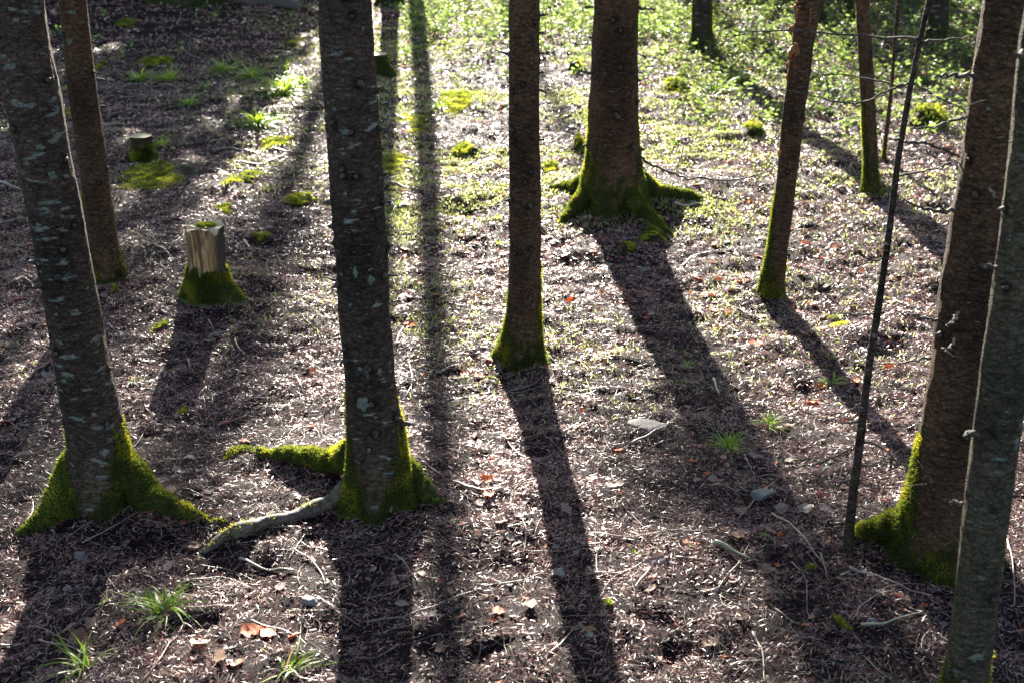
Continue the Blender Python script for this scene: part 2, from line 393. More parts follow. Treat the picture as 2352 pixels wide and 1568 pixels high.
def add_root(root, base, pts, radii, mossy=1.0, lift=.25, start_z=None):
    P = []
    for q, (a, b_) in enumerate(pts):
        p = G(a, b_); r = radii[q]; P.append((p.x-base.x, p.y-base.y, p.z-base.z+r*lift+(start_z[q] if start_z else 0)))
    n = 26; Q = catmull(P, n); R = np.interp(np.linspace(0, len(radii)-1, n), range(len(radii)), radii)
    Q = Q+ (np.array([vnoise(np.arange(n)*.5, s_+np.zeros(n), 0, 8) for s_ in (1, 7, 13)]).T-.5)*.02
    V, Fl = tube(Q, R, 14, .10, int(rng.integers(99)))
    ro = mesh_np('root', V, Fl, M['root_moss' if mossy > .5 else 'root'], root, smooth=True)
    if mossy > 0:
        q_ = Fl[0]; a_, b2, c_, d_ = V[q_[:, 0]], V[q_[:, 1]], V[q_[:, 2]], V[q_[:, 3]]
        ar = np.linalg.norm(np.cross(b2-a_, d_-a_), axis=1); n_ = int(9000*mossy); pk = rng.choice(len(q_), n_, p=ar/ar.sum())
        u, w = rng.random((n_, 1)), rng.random((n_, 1)); P = (a_[pk]*(1-u)+b2[pk]*u)*(1-w)+(d_[pk]*(1-u)+c_[pk]*u)*w
        kk = pk//14; ctr = Q[np.minimum(kk, n-1)]; Nn = P-ctr; Nn /= np.linalg.norm(Nn, axis=1)[:, None]+1e-9
        keep = (vnoise(P[:, 0]*12, P[:, 1]*12, P[:, 2]*12, 17)+(1-kk/(n-1))*.7*mossy > (.40 if mossy > .5 else .52)) & (Nn[:, 2] > -.35)
        V, Fl, cc = fuzz(P[keep], Nn[keep], .015, .0034); mo = mesh_np('moss', V, Fl, M['moss'], ro, cc)

PIX = lambda pts, ox, oy: [((ox+x/2.6133)*.9408, (oy+y/2.6133)*.9408) for x, y in pts]
def branch(root, base, Y, pts, r, mat='stub', name='branch', depth=None, twigs=0):
    P = []
    for q, (a, b_) in enumerate(pts):
        p = onY(a, b_, Y+(depth[q] if depth else 0)); P.append((p.x-base.x, p.y-base.y, p.z-base.z))
    n = 6*len(P); Q = catmull(P, n); R = np.linspace(r, r*.35, n)
    Q[1:] += (np.array([vnoise(np.arange(n-1)*.8+len(pts), s_+np.zeros(n-1), r*9e3, 8) for s_ in (1, 7, 13)]).T-.5)*r*2.4
    V, Fl = tube(Q, R, 6, .2, int(rng.integers(99)))
    o = mesh_np(name, V, Fl, M[mat], root, smooth=True)
    for _ in range(twigs):
        k = int(rng.integers(2, n-2)); d = Q[min(k+1, n-1)]-Q[k]; d /= np.linalg.norm(d)+1e-9; d = d*.6+rng.normal(size=3)*.7; d /= np.linalg.norm(d)
        L = .04+.12*rng.random(); Q2 = catmull([Q[k], Q[k]+d*L*.5, Q[k]+d*L+rng.normal(size=3)*.02], 5)
        V, Fl = tube(Q2, np.linspace(r*.4, r*.15, 5), 4); mesh_np('twig', V, Fl, M[mat], o)
    return o
TREES = {}
TREES[1] = tree('spruce_tree', 1190, [(0, -22, 99), (108, -12, 115), (216, 8, 139), (360, 41, 162), (501, 70, 191), (681, 103, 223), (861, 133, 256), (1005, 158, 292), (1076, 155, 306), (1112, 147, 318), (1150, 134, 330), (1178, 120, 345)],
    'bark_grey', 'leaning lichen-spotted spruce trunk at the left edge, standing on two spreading mossy roots', group=None, moss_h=.30, stubs=26, seed=1,
    roots=[([(200, 1125), (150, 1165), (95, 1205), (40, 1228)], [.10, .075, .045, .02], 1.0, .1, [.13, .04, 0, -.01]),
           ([(260, 1120), (325, 1150), (385, 1172), (450, 1186), (520, 1204)], [.10, .075, .05, .02, .008], 1.0, .1, [.15, .05, .01, 0, 0])], mossfuzz=12000)
TREES[2] = tree('spruce_tree', 650, [(0, 135, 198), (216, 158, 223), (360, 180, 245), (565, 202, 272), (609, 210, 284), (630, 212, 290)],
    'bark_brown', 'slim brown spruce trunk directly behind the leaning lichen-spotted trunk', moss_h=.38, stubs=12, seed=2, moss_bias=math.pi*.9, crown=(1, 7.5, 1, 1))
TREES[3] = tree('spruce_tree', 1186, [(0, 729, 853), (144, 735, 861), (288, 745, 871), (432, 756, 880), (565, 767, 888), (700, 776, 895), (862, 790, 909), (1004, 798, 933), (1076, 797, 944), (1120, 790, 952), (1150, 778, 960), (1177, 760, 968)],
    'bark_mid', 'thick grey spruce trunk left of centre with pale lichen spots and long bare root', moss_h=.34, stubs=34, seed=3,
    roots=[([(815, 1105), (770, 1085), (702, 1064), (640, 1050), (590, 1040)], [.085, .06, .042, .032, .018], 1.0, .3, [.10, .04, .02, 0, 0]),
           ([(800, 1150), (756, 1165), (684, 1186), (612, 1202), (560, 1222), (520, 1232), (465, 1272)], [.055, .038, .031, .024, .036, .030, .010], .12, .25, [.05, .01, 0, 0, 0, 0, 0]),
           ([(920, 1120), (965, 1135), (1015, 1158)], [.07, .05, .015], .6, .2, [.08, .01, 0])], mossfuzz=12000)
TREES[4] = tree('spruce_tree', 842, [(0, 1168, 1240), (300, 1168, 1240), (565, 1168, 1241), (690, 1165, 1242), (740, 1158, 1244), (771, 1152, 1246), (807, 1136, 1252), (834, 1124, 1258)],
    'bark_brown', 'slim straight brown spruce trunk in the centre, moss only at its flared foot', moss_h=.36, stubs=30, seed=4, crown=(1, 7.2, 1, 1), mossfuzz=9000)
TREES[5] = tree('spruce_tree', 500, [(0, 1363, 1467), (144, 1357, 1466), (288, 1348, 1467), (360, 1343, 1471), (396, 1338, 1476), (432, 1330, 1486), (468, 1321, 1494), (494, 1302, 1512)],
    'bark_brown', 'thickest reddish brown spruce trunk right of centre with mossy flared foot and roots both sides', moss_h=.62, stubs=30, seed=5, crown=(2, 8, 1, 1), mossfuzz=14000,
    roots=[([(1385, 452), (1325, 440), (1290, 437), (1262, 434)], [.11, .06, .04, .02], 1.0, .4, [.12, .02, 0, 0]),
           ([(1430, 448), (1495, 451), (1545, 454), (1585, 457), (1612, 459)], [.11, .065, .050, .042, .015], 1.0, .5, [.12, .03, 0, 0, 0]),
           ([(1420, 470), (1478, 498), (1510, 516), (1540, 540)], [.11, .06, .04, .012], 1.0, .2, [.12, .02, 0, 0]),
           ([(1370, 465), (1320, 492), (1300, 504), (1285, 516)], [.11, .055, .035, .012], .9, .2, [.12, .02, 0, 0])])
TREES[6] = tree('spruce_tree', 684, [(0, 1833, 1889), (108, 1820, 1869), (180, 1809, 1860), (288, 1795, 1845), (432, 1781, 1827), (565, 1763, 1810), (609, 1755, 1806), (645, 1747, 1802), (672, 1743, 1802)],
    'bark_brown', 'right-leaning narrow spruce trunk with torn orange bark near the top of the picture', moss_h=.42, moss_bias=math.pi, stubs=16, seed=6, crown=(1, 7.5, 1, 1), mossfuzz=7000)
TREES[7] = tree('spruce_tree', 447, [(0, 1964, 1997), (180, 1975, 2008), (360, 1982, 2015), (410, 1982, 2019), (440, 1978, 2027)],
    'bark_brown', 'narrow far trunk with green mossy foot between torn-bark trunk and leaning sapling', moss_h=.75, stubs=8, seed=7, crown=(0, 7.5, 1, 1), sides=32, mossfuzz=4000)
TREES[8] = tree('spruce_sapling', 366, [(0, 2059, 2067), (216, 2042, 2051), (350, 2026, 2036), (364, 2024, 2037)],
    'bark_brown', 'thinnest far pole-like sapling rising just right of the narrow mossy-footed trunk', cat='sapling', moss_h=.25, stubs=4, knots=.6, seed=8, H=6, crown=None, sides=16, mossfuzz=300)
TREES[9] = tree('spruce_sapling', 1274, [(0, 2128, 2139), (90, 2108, 2120), (216, 2081, 2095), (360, 2056, 2071), (565, 2030, 2046), (681, 2013, 2029), (825, 1990, 2007), (933, 1975, 1993), (1066, 1959, 1979), (1112, 1951, 1972), (1220, 1938, 1961), (1262, 1933, 1960)],
    'bark_mid', 'thin leaning dead sapling with many bare side branches, in front of the right-hand trunks', cat='sapling', moss_h=.1, moss_amt=.4, stubs=10, knots=.5, seed=9, H=5, crown=None, sides=20, mossfuzz=300)
TREES[10] = tree('spruce_tree', 1332, [(0, 2263, 2392), (170, 2236, 2370), (360, 2213, 2352), (565, 2179, 2325), (681, 2157, 2308), (861, 2134, 2292), (1041, 2105, 2272), (1112, 2090, 2270), (1184, 2068, 2275), (1240, 2044, 2282), (1310, 2024, 2295)],
    'bark_brown', 'broad dark spruce trunk partly behind the nearest trunk, with a mossy left foot', moss_h=.34, moss_bias=math.pi, stubs=16, seed=10, crown=(2, 7.5, 1, 1), mossfuzz=14000,
    roots=[([(2090, 1262), (2030, 1238), (1985, 1226), (1955, 1228)], [.10, .06, .035, .012], 1.0, .3, [.08, .02, 0, 0])])
TREES[11] = tree('spruce_tree', 1655, [(0, 2362, 2455), (90, 2344, 2440), (360, 2319, 2418), (540, 2299, 2400), (681, 2279, 2380), (861, 2254, 2358), (1004, 2236, 2341), (1184, 2214, 2316), (1364, 2195, 2295), (1568, 2166, 2268), (1640, 2150, 2268)],
    'bark_near', 'nearest slender trunk, out of focus, running off the bottom edge at the right', moss_h=.2, stubs=8, seed=11, crown=(1, 6, 1, 1), H=9, mossfuzz=3000)
FAR = [(12, 119, [(0, 1590, 1636), (70, 1588, 1637), (110, 1580, 1645)], 'dark trunk in the green undergrowth between the thickest trunk and torn-bark trunk'),
       (13, 58, [(-30, 1868, 1890), (20, 1868, 1892), (55, 1860, 1900)], 'small dark trunk glimpsed behind the top of the torn-bark trunk'),
       (14, 52, [(-30, 1938, 1961), (20, 1938, 1961), (50, 1932, 1966)], 'dark far trunk just left of the narrow mossy-footed trunk at the top edge'),
       (15, 100, [(-30, 2134, 2180), (60, 2132, 2178), (96, 2124, 2184)], 'dark far trunk at the top edge beside the leaning sapling'),
       (17, 14, [(-80, 878, 914), (-30, 874, 918), (10, 862, 932)], 'mossy foot of a far trunk at the top edge, right of the thick grey trunk')]
for k, by, ed, lb in FAR:
    TREES[k] = tree('spruce_tree', by, ed, 'bark_mid', lb, moss_h=.8, stubs=5, seed=k, sides=28, H=14, crown=(k, 11.5, .8, .8), mossfuzz=2500)
TREES[16] = tree('spruce_tree', 14, [(-260, 395, 515), (-90, 385, 522), (-30, 365, 530), (6, 335, 560)], 'bark_mid', 'mossy base of a large tree cut by the top edge at the upper left', moss_h=1.3, stubs=4, seed=16, H=12, crown=(2, 10, 1.2, 1.2), mossfuzz=16000,
    roots=[([(530, 0), (570, 8), (620, 12), (660, 16), (727, 30)], [.35, .20, .14, .10, .03], .2, .3, [.1, 0, 0, 0, 0])])
# branches of the leaning sapling and of the big right trunk
r9, b9, _ = TREES[9]; Y9 = b9.y
z3 = lambda p: PIX(p, 1600, 0); z6 = lambda p: PIX(p, 1600, 533); z9 = lambda p: PIX(p, 1600, 1067); z2 = lambda p: PIX(p, 800, 0)
for pts, r, tw in [(z3([(1690, 245), (1380, 235), (1100, 215), (750, 195), (520, 230), (380, 310)]), .0045, 6), (z3([(1700, 265), (1900, 250), (2060, 225)]), .0035, 1),
        (z3([(1625, 535), (1520, 540), (1310, 495), (1100, 475), (1000, 490)]), .0045, 4), (z3([(1625, 530), (1480, 580), (1320, 655), (1150, 645), (960, 600), (720, 560)]), .004, 3),
        (z3([(1640, 530), (1820, 630), (1960, 700), (1975, 760)]), .004, 2), (z3([(1595, 900), (1720, 920), (1900, 985), (2100, 1050), (2200, 1120)]), .006, 4),
        (z3([(1570, 885), (1490, 888)]), .006, 0), (z3([(1560, 1125), (1800, 1070), (1950, 1010)]), .0045, 1), (z3([(1690, 330), (1800, 400), (1900, 470)]), .003, 1),
        (z6([(1400, 615), (1270, 610), (1160, 608)]), .0045, 1), (z6([(1430, 610), (1520, 570)]), .003, 0), (z6([(1450, 255), (1300, 300)]), .0035, 0), (z6([(1500, 240), (1590, 160), (1620, 110)]), .0025, 0),
        (z6([(1320, 1180), (1180, 1240), (980, 1245)]), .004, 2), (z6([(1300, 1290), (1170, 1305)]), .006, 0), (z6([(1320, 1415), (1450, 1460), (1540, 1560), (1600, 1620)]), .005, 2), (z6([(1360, 1080), (1500, 1085), (1720, 1090)]), .0025, 0),
        (z9([(1290, 180), (1450, 170), (1640, 170)]), .004, 1), (z9([(1280, 275), (1400, 320), (1600, 310), (1790, 285)]), .003, 2), (z9([(1255, 275), (1190, 290), (1150, 350)]), .0055, 1),
        (z9([(1270, 430), (1380, 460), (1530, 485)]), .003, 1), (z9([(1280, 55), (1100, 140), (980, 180), (850, 160), (770, 100)]), .004, 2), (z9([(1230, 420), (1180, 420), (1120, 480)]), .0025, 0)]:
    n = len(pts); s = rng.choice([-1, 1]); branch(r9, b9, Y9, pts, r*1.05, depth=[s*.05*q for q in range(n)], twigs=tw)
r10, b10, _ = TREES[10]; Yb = b10.y-.13
for pts, r, mt in [(z3([(1990, 740), (1850, 790), (1740, 820), (1620, 820)]), .006, 'stub'), (z3([(2035, 478), (1890, 482), (1770, 490)]), .009, 'stub'), (z3([(1910, 1350), (1750, 1330), (1550, 1280)]), .008, 'stub'),
        (z6([(1800, 647), (1680, 632), (1530, 595)]), .006, 'stub'), (z6([(1760, 890), (1600, 910), (1400, 932)]), .005, 'stub'), (z6([(1930, 590), (1905, 650), (1865, 685)]), .007, 'stub_pale'), (z6([(1915, 772), (1885, 810), (1860, 830), (1830, 828)]), .005, 'stub_pale'), (z6([(1850, 840), (1890, 870), (1930, 885)]), .004, 'stub_pale'),
        (z3([(2130, 1200), (2150, 1230), (2170, 1262)]), .006, 'stub_pale')]:
    branch(r10, b10, Yb, pts, r, mt, depth=[-.03*q for q in range(len(pts))], twigs=1 if mt == 'stub' else 0)
r11, b11, _ = TREES[11]
branch(r11, b11, b11.y-.04, z6([(2045, 1370), (2000, 1375), (1955, 1385)]), .009, 'stub', 'branch_stub', [0, -.03, -.05])
branch(r11, b11, b11.y-.04, z9([(1960, 430), (1900, 410), (1850, 395)]), .007, 'stub', 'branch_stub', [0, -.03, -.05])
branch(r11, b11, b11.y-.04, z6([(2180, 320), (2120, 305), (2080, 300)]), .007, 'stub', 'branch_stub', [0, -.03, -.05])
branch(r11, b11, b11.y-.04, z3([(2350, 350), (2320, 350), (2280, 350)]), .008, 'stub', 'branch_stub', [0, -.03, -.05])
r5, b5, _ = TREES[5]
branch(r5, b5, b5.y-.1, z2([(1990, 1000), (2100, 1070), (2250, 1130), (2352, 1145), (2602, 1140), (2780, 1100), (2880, 1060)]), .011, depth=[0, -.05, -.1, -.2, -.3, -.35, -.4], twigs=3)
branch(r5, b5, b5.y-.1, z2([(1990, 1000), (2020, 1080), (2080, 1170)]), .006, depth=[0, -.08, -.15])
branch(r5, b5, b5.y-.1, z2([(1980, 45), (2040, 55), (2095, 72)]), .011, depth=[0, -.05, -.1]); branch(r5, b5, b5.y-.1, z2([(1695, 42), (1660, 45), (1635, 48)]), .009)
r3, b3, _ = TREES[3]
for pts in ([(300, 575), (340, 570), (382, 582)], [(330, 820), (360, 835), (410, 852)], [(0, 410), (40, 395), (80, 370)]):
    branch(r3, b3, b3.y-.03, z2(pts), .009, depth=[0, -.02, -.03], name='branch_stub')
r2, b2, _ = TREES[2]; z1 = lambda p: PIX(p, 0, 0)
branch(r2, b2, b2.y-.02, z1([(615, 505), (680, 512), (740, 516)]), .007, name='branch_stub'); branch(r2, b2, b2.y-.02, z1([(640, 682), (670, 680), (700, 688)]), .007, name='branch_stub'); branch(r2, b2, b2.y-.02, z1([(585, 268), (600, 266), (622, 264)]), .006, name='branch_stub')
r4, b4, _ = TREES[4]
for pts in ([(1350, 97), (1380, 95), (1405, 93)], [(1350, 212), (1375, 212), (1395, 216)], [(1350, 575), (1390, 590), (1430, 608)], [(1350, 340), (1380, 342)], [(1350, 465), (1378, 462)], [(1350, 895), (1380, 892)]):
    branch(r4, b4, b4.y-.02, z2(pts), .007, name='branch_stub')
# torn bark on the narrow right trunk
r6, b6, _ = TREES[6]
for pts, r in ((z3([(905, 0), (893, 40), (890, 75), (905, 120)]), .012), (z3([(893, 150), (872, 180), (858, 200), (870, 225)]), .014), (z3([(908, 275), (896, 300), (870, 335), (848, 372)]), .016), (z3([(900, 300), (905, 330), (890, 360)]), .010),
               (z3([(985, 50), (992, 90), (984, 150)]), .008), (z3([(852, 395), (843, 420), (850, 450)]), .009), (z3([(800, 960), (790, 975), (782, 990)]), .009), (z3([(845, 470), (838, 495), (846, 520)]), .008)):
    P = [onY(a, c, b6.y-.068) for a, c in pts]; Q = catmull([(p.x-b6.x, p.y-b6.y, p.z-b6.z) for p in P], 14); Q += rng.normal(size=Q.shape)*r*.35
    V, Fl = tube(Q, np.sin(np.linspace(.2, 2.95, 14))*r*(.6+.8*rng.random(14)), 9, .8, int(rng.integers(99))); mesh_np('torn_bark', V, Fl, M['raw'], r6)
# crusts of pale lichen on the bark
M['lichen'] = simple('lichen_crust', (.055, .062, .052), (.125, .14, .12), 60, .9, .6, .003, .05)
M['lichen_grey'] = simple('grey_lichen_crust', (.065, .062, .056), (.15, .142, .13), 50, .9, .6, .003, .05)
def lichen(T, px, py, w, h, mat='lichen'):
    root, base, surf = T; mp = mpp(base); p = onY(px, py, base.y); z0 = p.z-base.z
    ths = np.linspace(-math.pi, 0, 181); S, r = surf(ths, np.full(181, z0)); th0 = ths[int(np.argmin(np.abs(S[:, 0]-(p.x-base.x))))]
    r = float(np.mean(r)); w *= .35+.55*rng.random()**1.5; h *= .4+.5*rng.random(); a = w/2*mp/r; b_ = h/2*mp; nr, ns = 6, 22; t_ = np.arange(ns)*2*math.pi/ns; sd = rng.random()*50
    wob = .35+.95*vnoise(np.cos(t_)*3.2+sd, np.sin(t_)*3.2, 0, 95)+.15*rng.random(ns); rad = np.linspace(.05, 1, nr)[:, None]
    TH = th0+a*rad*np.cos(t_)*wob; ZZ = z0+b_*rad*np.sin(t_)*wob; V, _ = surf(TH, ZZ); nrm = np.stack([np.cos(TH), np.sin(TH), 0*TH], -1)
    V = V+nrm*(.0035*(1-rad[..., None]**4)-.0008+.0015*vnoise(TH*60, ZZ*200, 0, 96)[..., None]); i = np.arange(nr*ns).reshape(nr, ns); j = np.roll(i, -1, 1)
    mesh_np('lichen', V.reshape(-1, 3), [np.stack([i[:-1], j[:-1], j[1:], i[1:]], -1).reshape(-1, 4), i[0][None]], M[mat], root, smooth=True)
for a in [(840, 900, 46, 40), (877, 832, 26, 24), (808, 125, 44, 16), (845, 925, 22, 14), (822, 605, 30, 26), (860, 625, 26, 30), (790, 615, 14, 12), (812, 680, 20, 12), (880, 1040, 20, 18), (800, 290, 30, 26), (840, 60, 26, 14), (775, 240, 16, 16), (855, 1000, 18, 12), (820, 470, 24, 14), (905, 1130, 26, 20), (800, 430, 16, 12)]: lichen(TREES[3], *a)
for a in [(180, 795, 110, 26, 'lichen_grey'), (232, 765, 40, 34, 'lichen_grey'), (120, 580, 46, 14, 'lichen_grey'), (95, 230, 44, 18), (60, 38, 36, 14), (130, 450, 60, 18), (115, 325, 34, 24), (140, 390, 40, 26), (220, 870, 60, 16, 'lichen_grey'), (190, 890, 40, 12), (265, 960, 50, 30, 'lichen_grey'), (260, 1010, 30, 26, 'lichen_grey'), (150, 700, 30, 14),
          (110, 610, 26, 12), (190, 930, 50, 10), (70, 160, 22, 10), (35, 290, 18, 14), (40, 200, 20, 14), (235, 925, 30, 20), (165, 850, 24, 14), (110, 500, 18, 10), (30, 120, 20, 12), (170, 620, 16, 20)]: lichen(TREES[1], *a)
for a in [(2225, 1480, 40, 26), (2320, 1000, 26, 80), (2280, 1030, 50, 20), (2330, 960, 18, 30), (2200, 1560, 50, 20), (2290, 1290, 16, 30)]: lichen(TREES[11], *a)
for a in [(170, 92, 36, 22), (175, 25, 26, 14)]: lichen(TREES[2], *a)
for a in [(1217, 672, 10, 22, 'lichen_grey'), (1200, 560, 8, 4, 'lichen_grey'), (1220, 140, 16, 6, 'lichen_grey'), (1225, 690, 24, 4, 'lichen_grey')]: lichen(TREES[4], *a)
for a in [(1410, 230, 30, 6, 'lichen_grey'), (1400, 200, 20, 4, 'lichen_grey'), (1440, 205, 16, 4, 'lichen_grey'), (1425, 262, 14, 5, 'lichen_grey'), (1385, 160, 10, 4, 'lichen_grey'), (1450, 150, 10, 4, 'lichen_grey')]: lichen(TREES[5], *a)
for a in [(2275, 590, 10, 30, 'lichen_grey'), (2260, 210, 26, 10), (2250, 240, 20, 8)]: lichen(TREES[10], *a)

# ------------------------------------------------------------ unseen trees added beyond the top of the frame to shade the floor
def shade_tree(px, py, r, H0, k, s, sz, low=False, x=None, y=None):
    if x is None: g = G(px, py); x, y = g.x, g.y
    root = thing('spruce_tree', (x, y, float(gz(x, y))-.05), 'unseen spruce beyond the top edge, placed to shade the forest floor', 'tree', 'unseen shading spruces beyond the top edge')
    V, Fl = tube(np.array([[0, 0, 0], [0, 0, .3], [0.05, 0, 4], [0, 0, H0+2]]), [r*1.3, r, r*.9, r*.7], 14); V = V
    col = np.zeros((len(V), 3)); mesh_np('trunk', V, Fl, M['bark_mid'], root, col, smooth=True)
    add_crown(root, H0, 0, 0, k, s, sz)
# young spruces with branches down to the ground shade the upper left; thinner ones break the light at the upper right
for (x, y, h, k, w) in [(-4.0, 26.3, 6.4, 0, .75), (-4.5, 27.8, 8.0, 2, .7), (-4.9, 25.4, 7.6, 0, .9), (-6.0, 26.6, 8.6, 2, .95), (-7.5, 25.4, 9.0, 0, 1.2), (-9.2, 26.6, 9.0, 2, 1.1), (-11, 25.5, 9.0, 0, 1.2), (-13, 26.5, 9, 2, 1.1),
                        (-5.2, 29.5, 8.8, 2, .8), (-6.9, 29, 10.0, 2, 1.0), (-8.6, 29.4, 11, 2, 1.0), (-10.4, 29, 11, 2, 1.1), (-4.2, 31, 7.2, 0, .6),
                        (2.7, 26.0, 4.8, 1, .42), (3.9, 27.0, 6.2, 0, .60), (5.2, 26.0, 6.8, 1, .9), (6.6, 27.0, 7.6, 0, .95), (8.2, 26, 8.4, 2, .9), (10.2, 27, 8.5, 0, .9), (6.0, 30, 9, 2, .6), (4.6, 29.5, 7.6, 2, .5), (13, 27, 9, 2, .9)]:
    hc = [7, 6, 8][k]; shade_tree(0, 0, .07, .25, k, w, (h-.3)/hc, x=x, y=y)
TAN = math.tan(SUN_EL)
for (px, py, Y_, hh, cs) in ((1980, 1560, 42, 1.6, .6), (480, 900, 40, 2.4, .5), (230, 800, 43, 1.6, .4), (640, 560, 38, 1.6, .35)):  # added tall crowns, aimed so their shadow dims chosen spots on the floor
    g = G(px, py); z = (Y_-g.y)*TAN; shade_tree(0, 0, .10, z-hh*.35, 1, cs, hh/6, x=g.x+math.tan(SUN_AZ)*(Y_-g.y), y=Y_)
for (a, b_, r, cz, cs) in ((952, -45, .135, 8.2, .3), (640, -150, .2, 12, .9)):
    g = G(a, b_); shade_tree(0, 0, r, cz, 1, cs, .5, x=g.x, y=g.y)

# ------------------------------------------------------------ stumps
def stump(px, pyb, pyt, wt, wb, label, top_mat, side_mat, moss_h, jag=.0, skew=0.0, lump=0.15, fuzzn=9000, lobes=()):
    g = G(px, pyb); s = mpp(g); r1 = wt/2*s; r0 = wb/2*s; Y0 = g.y+r0*.6
    zt = onY(px, pyt, Y0).z; base = Vector((g.x, Y0, float(gz(g.x, Y0)))); h = zt-base.z
    root = thing('tree_stump', base, label, 'tree stump')
    sides = 110; th = np.arange(sides)*2*math.pi/sides; zr = np.linspace(-.08, 1, 34)
    TH, ZZ = np.meshgrid(th, zr)
    def surf(TH, ZZ):
        rag = jag*(vnoise(np.cos(TH)*3, np.sin(TH)*3, 0, 41)-.5)*2
        r = r1+(r0-r1)*np.clip(1-ZZ*1.9, 0, 1.2)**1.8
        r = r*(1+jag*.55*(vnoise(np.cos(TH)*17, np.sin(TH)*17, ZZ*.8, 47)-.5)*2*np.clip(ZZ*2, 0, 1)+lump*(vnoise(np.cos(TH)*1.8, np.sin(TH)*1.8, ZZ*.8, 42)-.5)*2+.05*(vnoise(np.cos(TH)*8, np.sin(TH)*8, ZZ*3, 43)-.5))
        for (a, am, wd) in lobes: r = r+am*np.exp(-(np.angle(np.exp(1j*(TH-a)))/wd)**2)*np.clip(1-ZZ*2.2, 0, 1.3)**1.6
        return np.stack([np.cos(TH)*r+skew*s*ZZ, np.sin(TH)*r, ZZ*h*(1+rag*np.clip(ZZ, 0, 1)**3)+0*TH], -1)
    V = surf(TH, ZZ); lastring = V[-1].copy(); n = len(zr)
    i = np.arange(n*sides).reshape(n, sides); j = np.roll(i, -1, 1)
    mk = np.clip((moss_h-ZZ*h)/(moss_h*.15)+(vnoise(np.cos(TH)*5, np.sin(TH)*5, ZZ*10, 44)-.5)*3, 0, 1)
    dk = np.clip(1.6*np.exp(-(np.angle(np.exp(1j*(TH+.35)))/.5)**2)+1.4*np.exp(-(np.angle(np.exp(1j*(TH-3.0)))/.35)**2), 0, 1)*(jag > 0)+0*ZZ
    col = np.stack([mk, dk, mk*0], -1).reshape(-1, 3)
    mesh_np('bark', V.reshape(-1, 3), np.stack([i[:-1], j[:-1], j[1:], i[1:]], -1).reshape(-1, 4), M[side_mat], root, col, smooth=True)
    rings = [lastring]; ctr = lastring.mean(0)
    for q in (.93, .6, .3): 
        R_ = ctr+(lastring-ctr)*q; R_[:, 2] -= .004+(1-q)*.01; rings.append(R_)
    VV = np.vstack(rings+[ctr[None]-np.array([[0, 0, .012]])]); i = np.arange(4*sides).reshape(4, sides); j = np.roll(i, -1, 1)
    mesh_np('cut_top', VV, [np.stack([i[:-1], j[:-1], j[1:], i[1:]], -1).reshape(-1, 4), np.stack([i[-1], j[-1], np.full(sides, 4*sides)], -1)], M[top_mat], root)
    n = fuzzn*2; tt = rng.random(n)*2*math.pi; zz = rng.random(n)*min(1, moss_h/h*1.5)
    k = np.clip((moss_h-zz*h)/(moss_h*.15)+(vnoise(np.cos(tt)*5, np.sin(tt)*5, zz*10, 44)-.5)*3, 0, 1) > .4
    tt, zz = tt[k][:fuzzn], zz[k][:fuzzn]; P = surf(tt, zz); Nn = np.stack([np.cos(tt), np.sin(tt), .3+0*tt], 1)
    V, Fl, c = fuzz(P, Nn, .016, .0038); mesh_np('moss', V, Fl, M['moss'], root, c)
    return root, base, h, r1
m, t, b = nodes('split_stump_side')
n1 = noise(t, 1, 6, .7, mapping(t, (48, 48, 5))); r1_ = ramp(t, n1.outputs[0], [(.34, (.025, .017, .012)), (.46, (.16, .085, .035)), (.6, (.46, .29, .13)), (.72, (.62, .45, .24))])
at = N(t, 'ShaderNodeAttribute', attribute_name='tint'); sr = N(t, 'ShaderNodeSeparateColor'); t.links.new(at.outputs['Color'], sr.inputs[0])
t.links.new(mix(t, sr.outputs[0], mix(t, sr.outputs[1], r1_.outputs[0], (.03, .022, .012)), (.05, .07, .012)), b.inputs['Base Color']); b.inputs['Roughness'].default_value = .8; bump(t, b, n1.outputs[0], 1, .03); M['split'] = m
S2 = stump(475, 697, 522, 84, 112, 'tall split stump with bare weathered wood above a collar of bright green moss', 'cut', 'split', .20, .09, 4, .10, 14000, lobes=[(-.35, .10, .45), (math.pi*1.05, .03, .4)])
S1 = stump(325, 372, 312, 47, 66, 'small flat-topped stump ringed by a green moss mat at the upper left', 'cut', 'bark_stump', .13, .0, 0, .06, 6000)
S3 = stump(876, 178, 124, 40, 66, 'far pale-topped stump half hidden behind the thick grey trunk', 'cut', 'bark_stump', .3, .0, -6, .06, 4000)
# moss cap on the split stump's top
def pts_moss_cap(S):
    root, base, h, r1 = S; n = 900; a = rng.random(n)*6.283; q = np.sqrt(rng.random(n))*r1*.55
    P = np.stack([np.cos(a)*q+.01, np.sin(a)*q*.6+r1*.3, h+.0+0*a], 1); V, Fl, c = fuzz(P, np.tile([0, 0, 1.], (n, 1)), .018, .004); mesh_np('moss', V, Fl, M['moss'], root, c)
pts_moss_cap(S2)

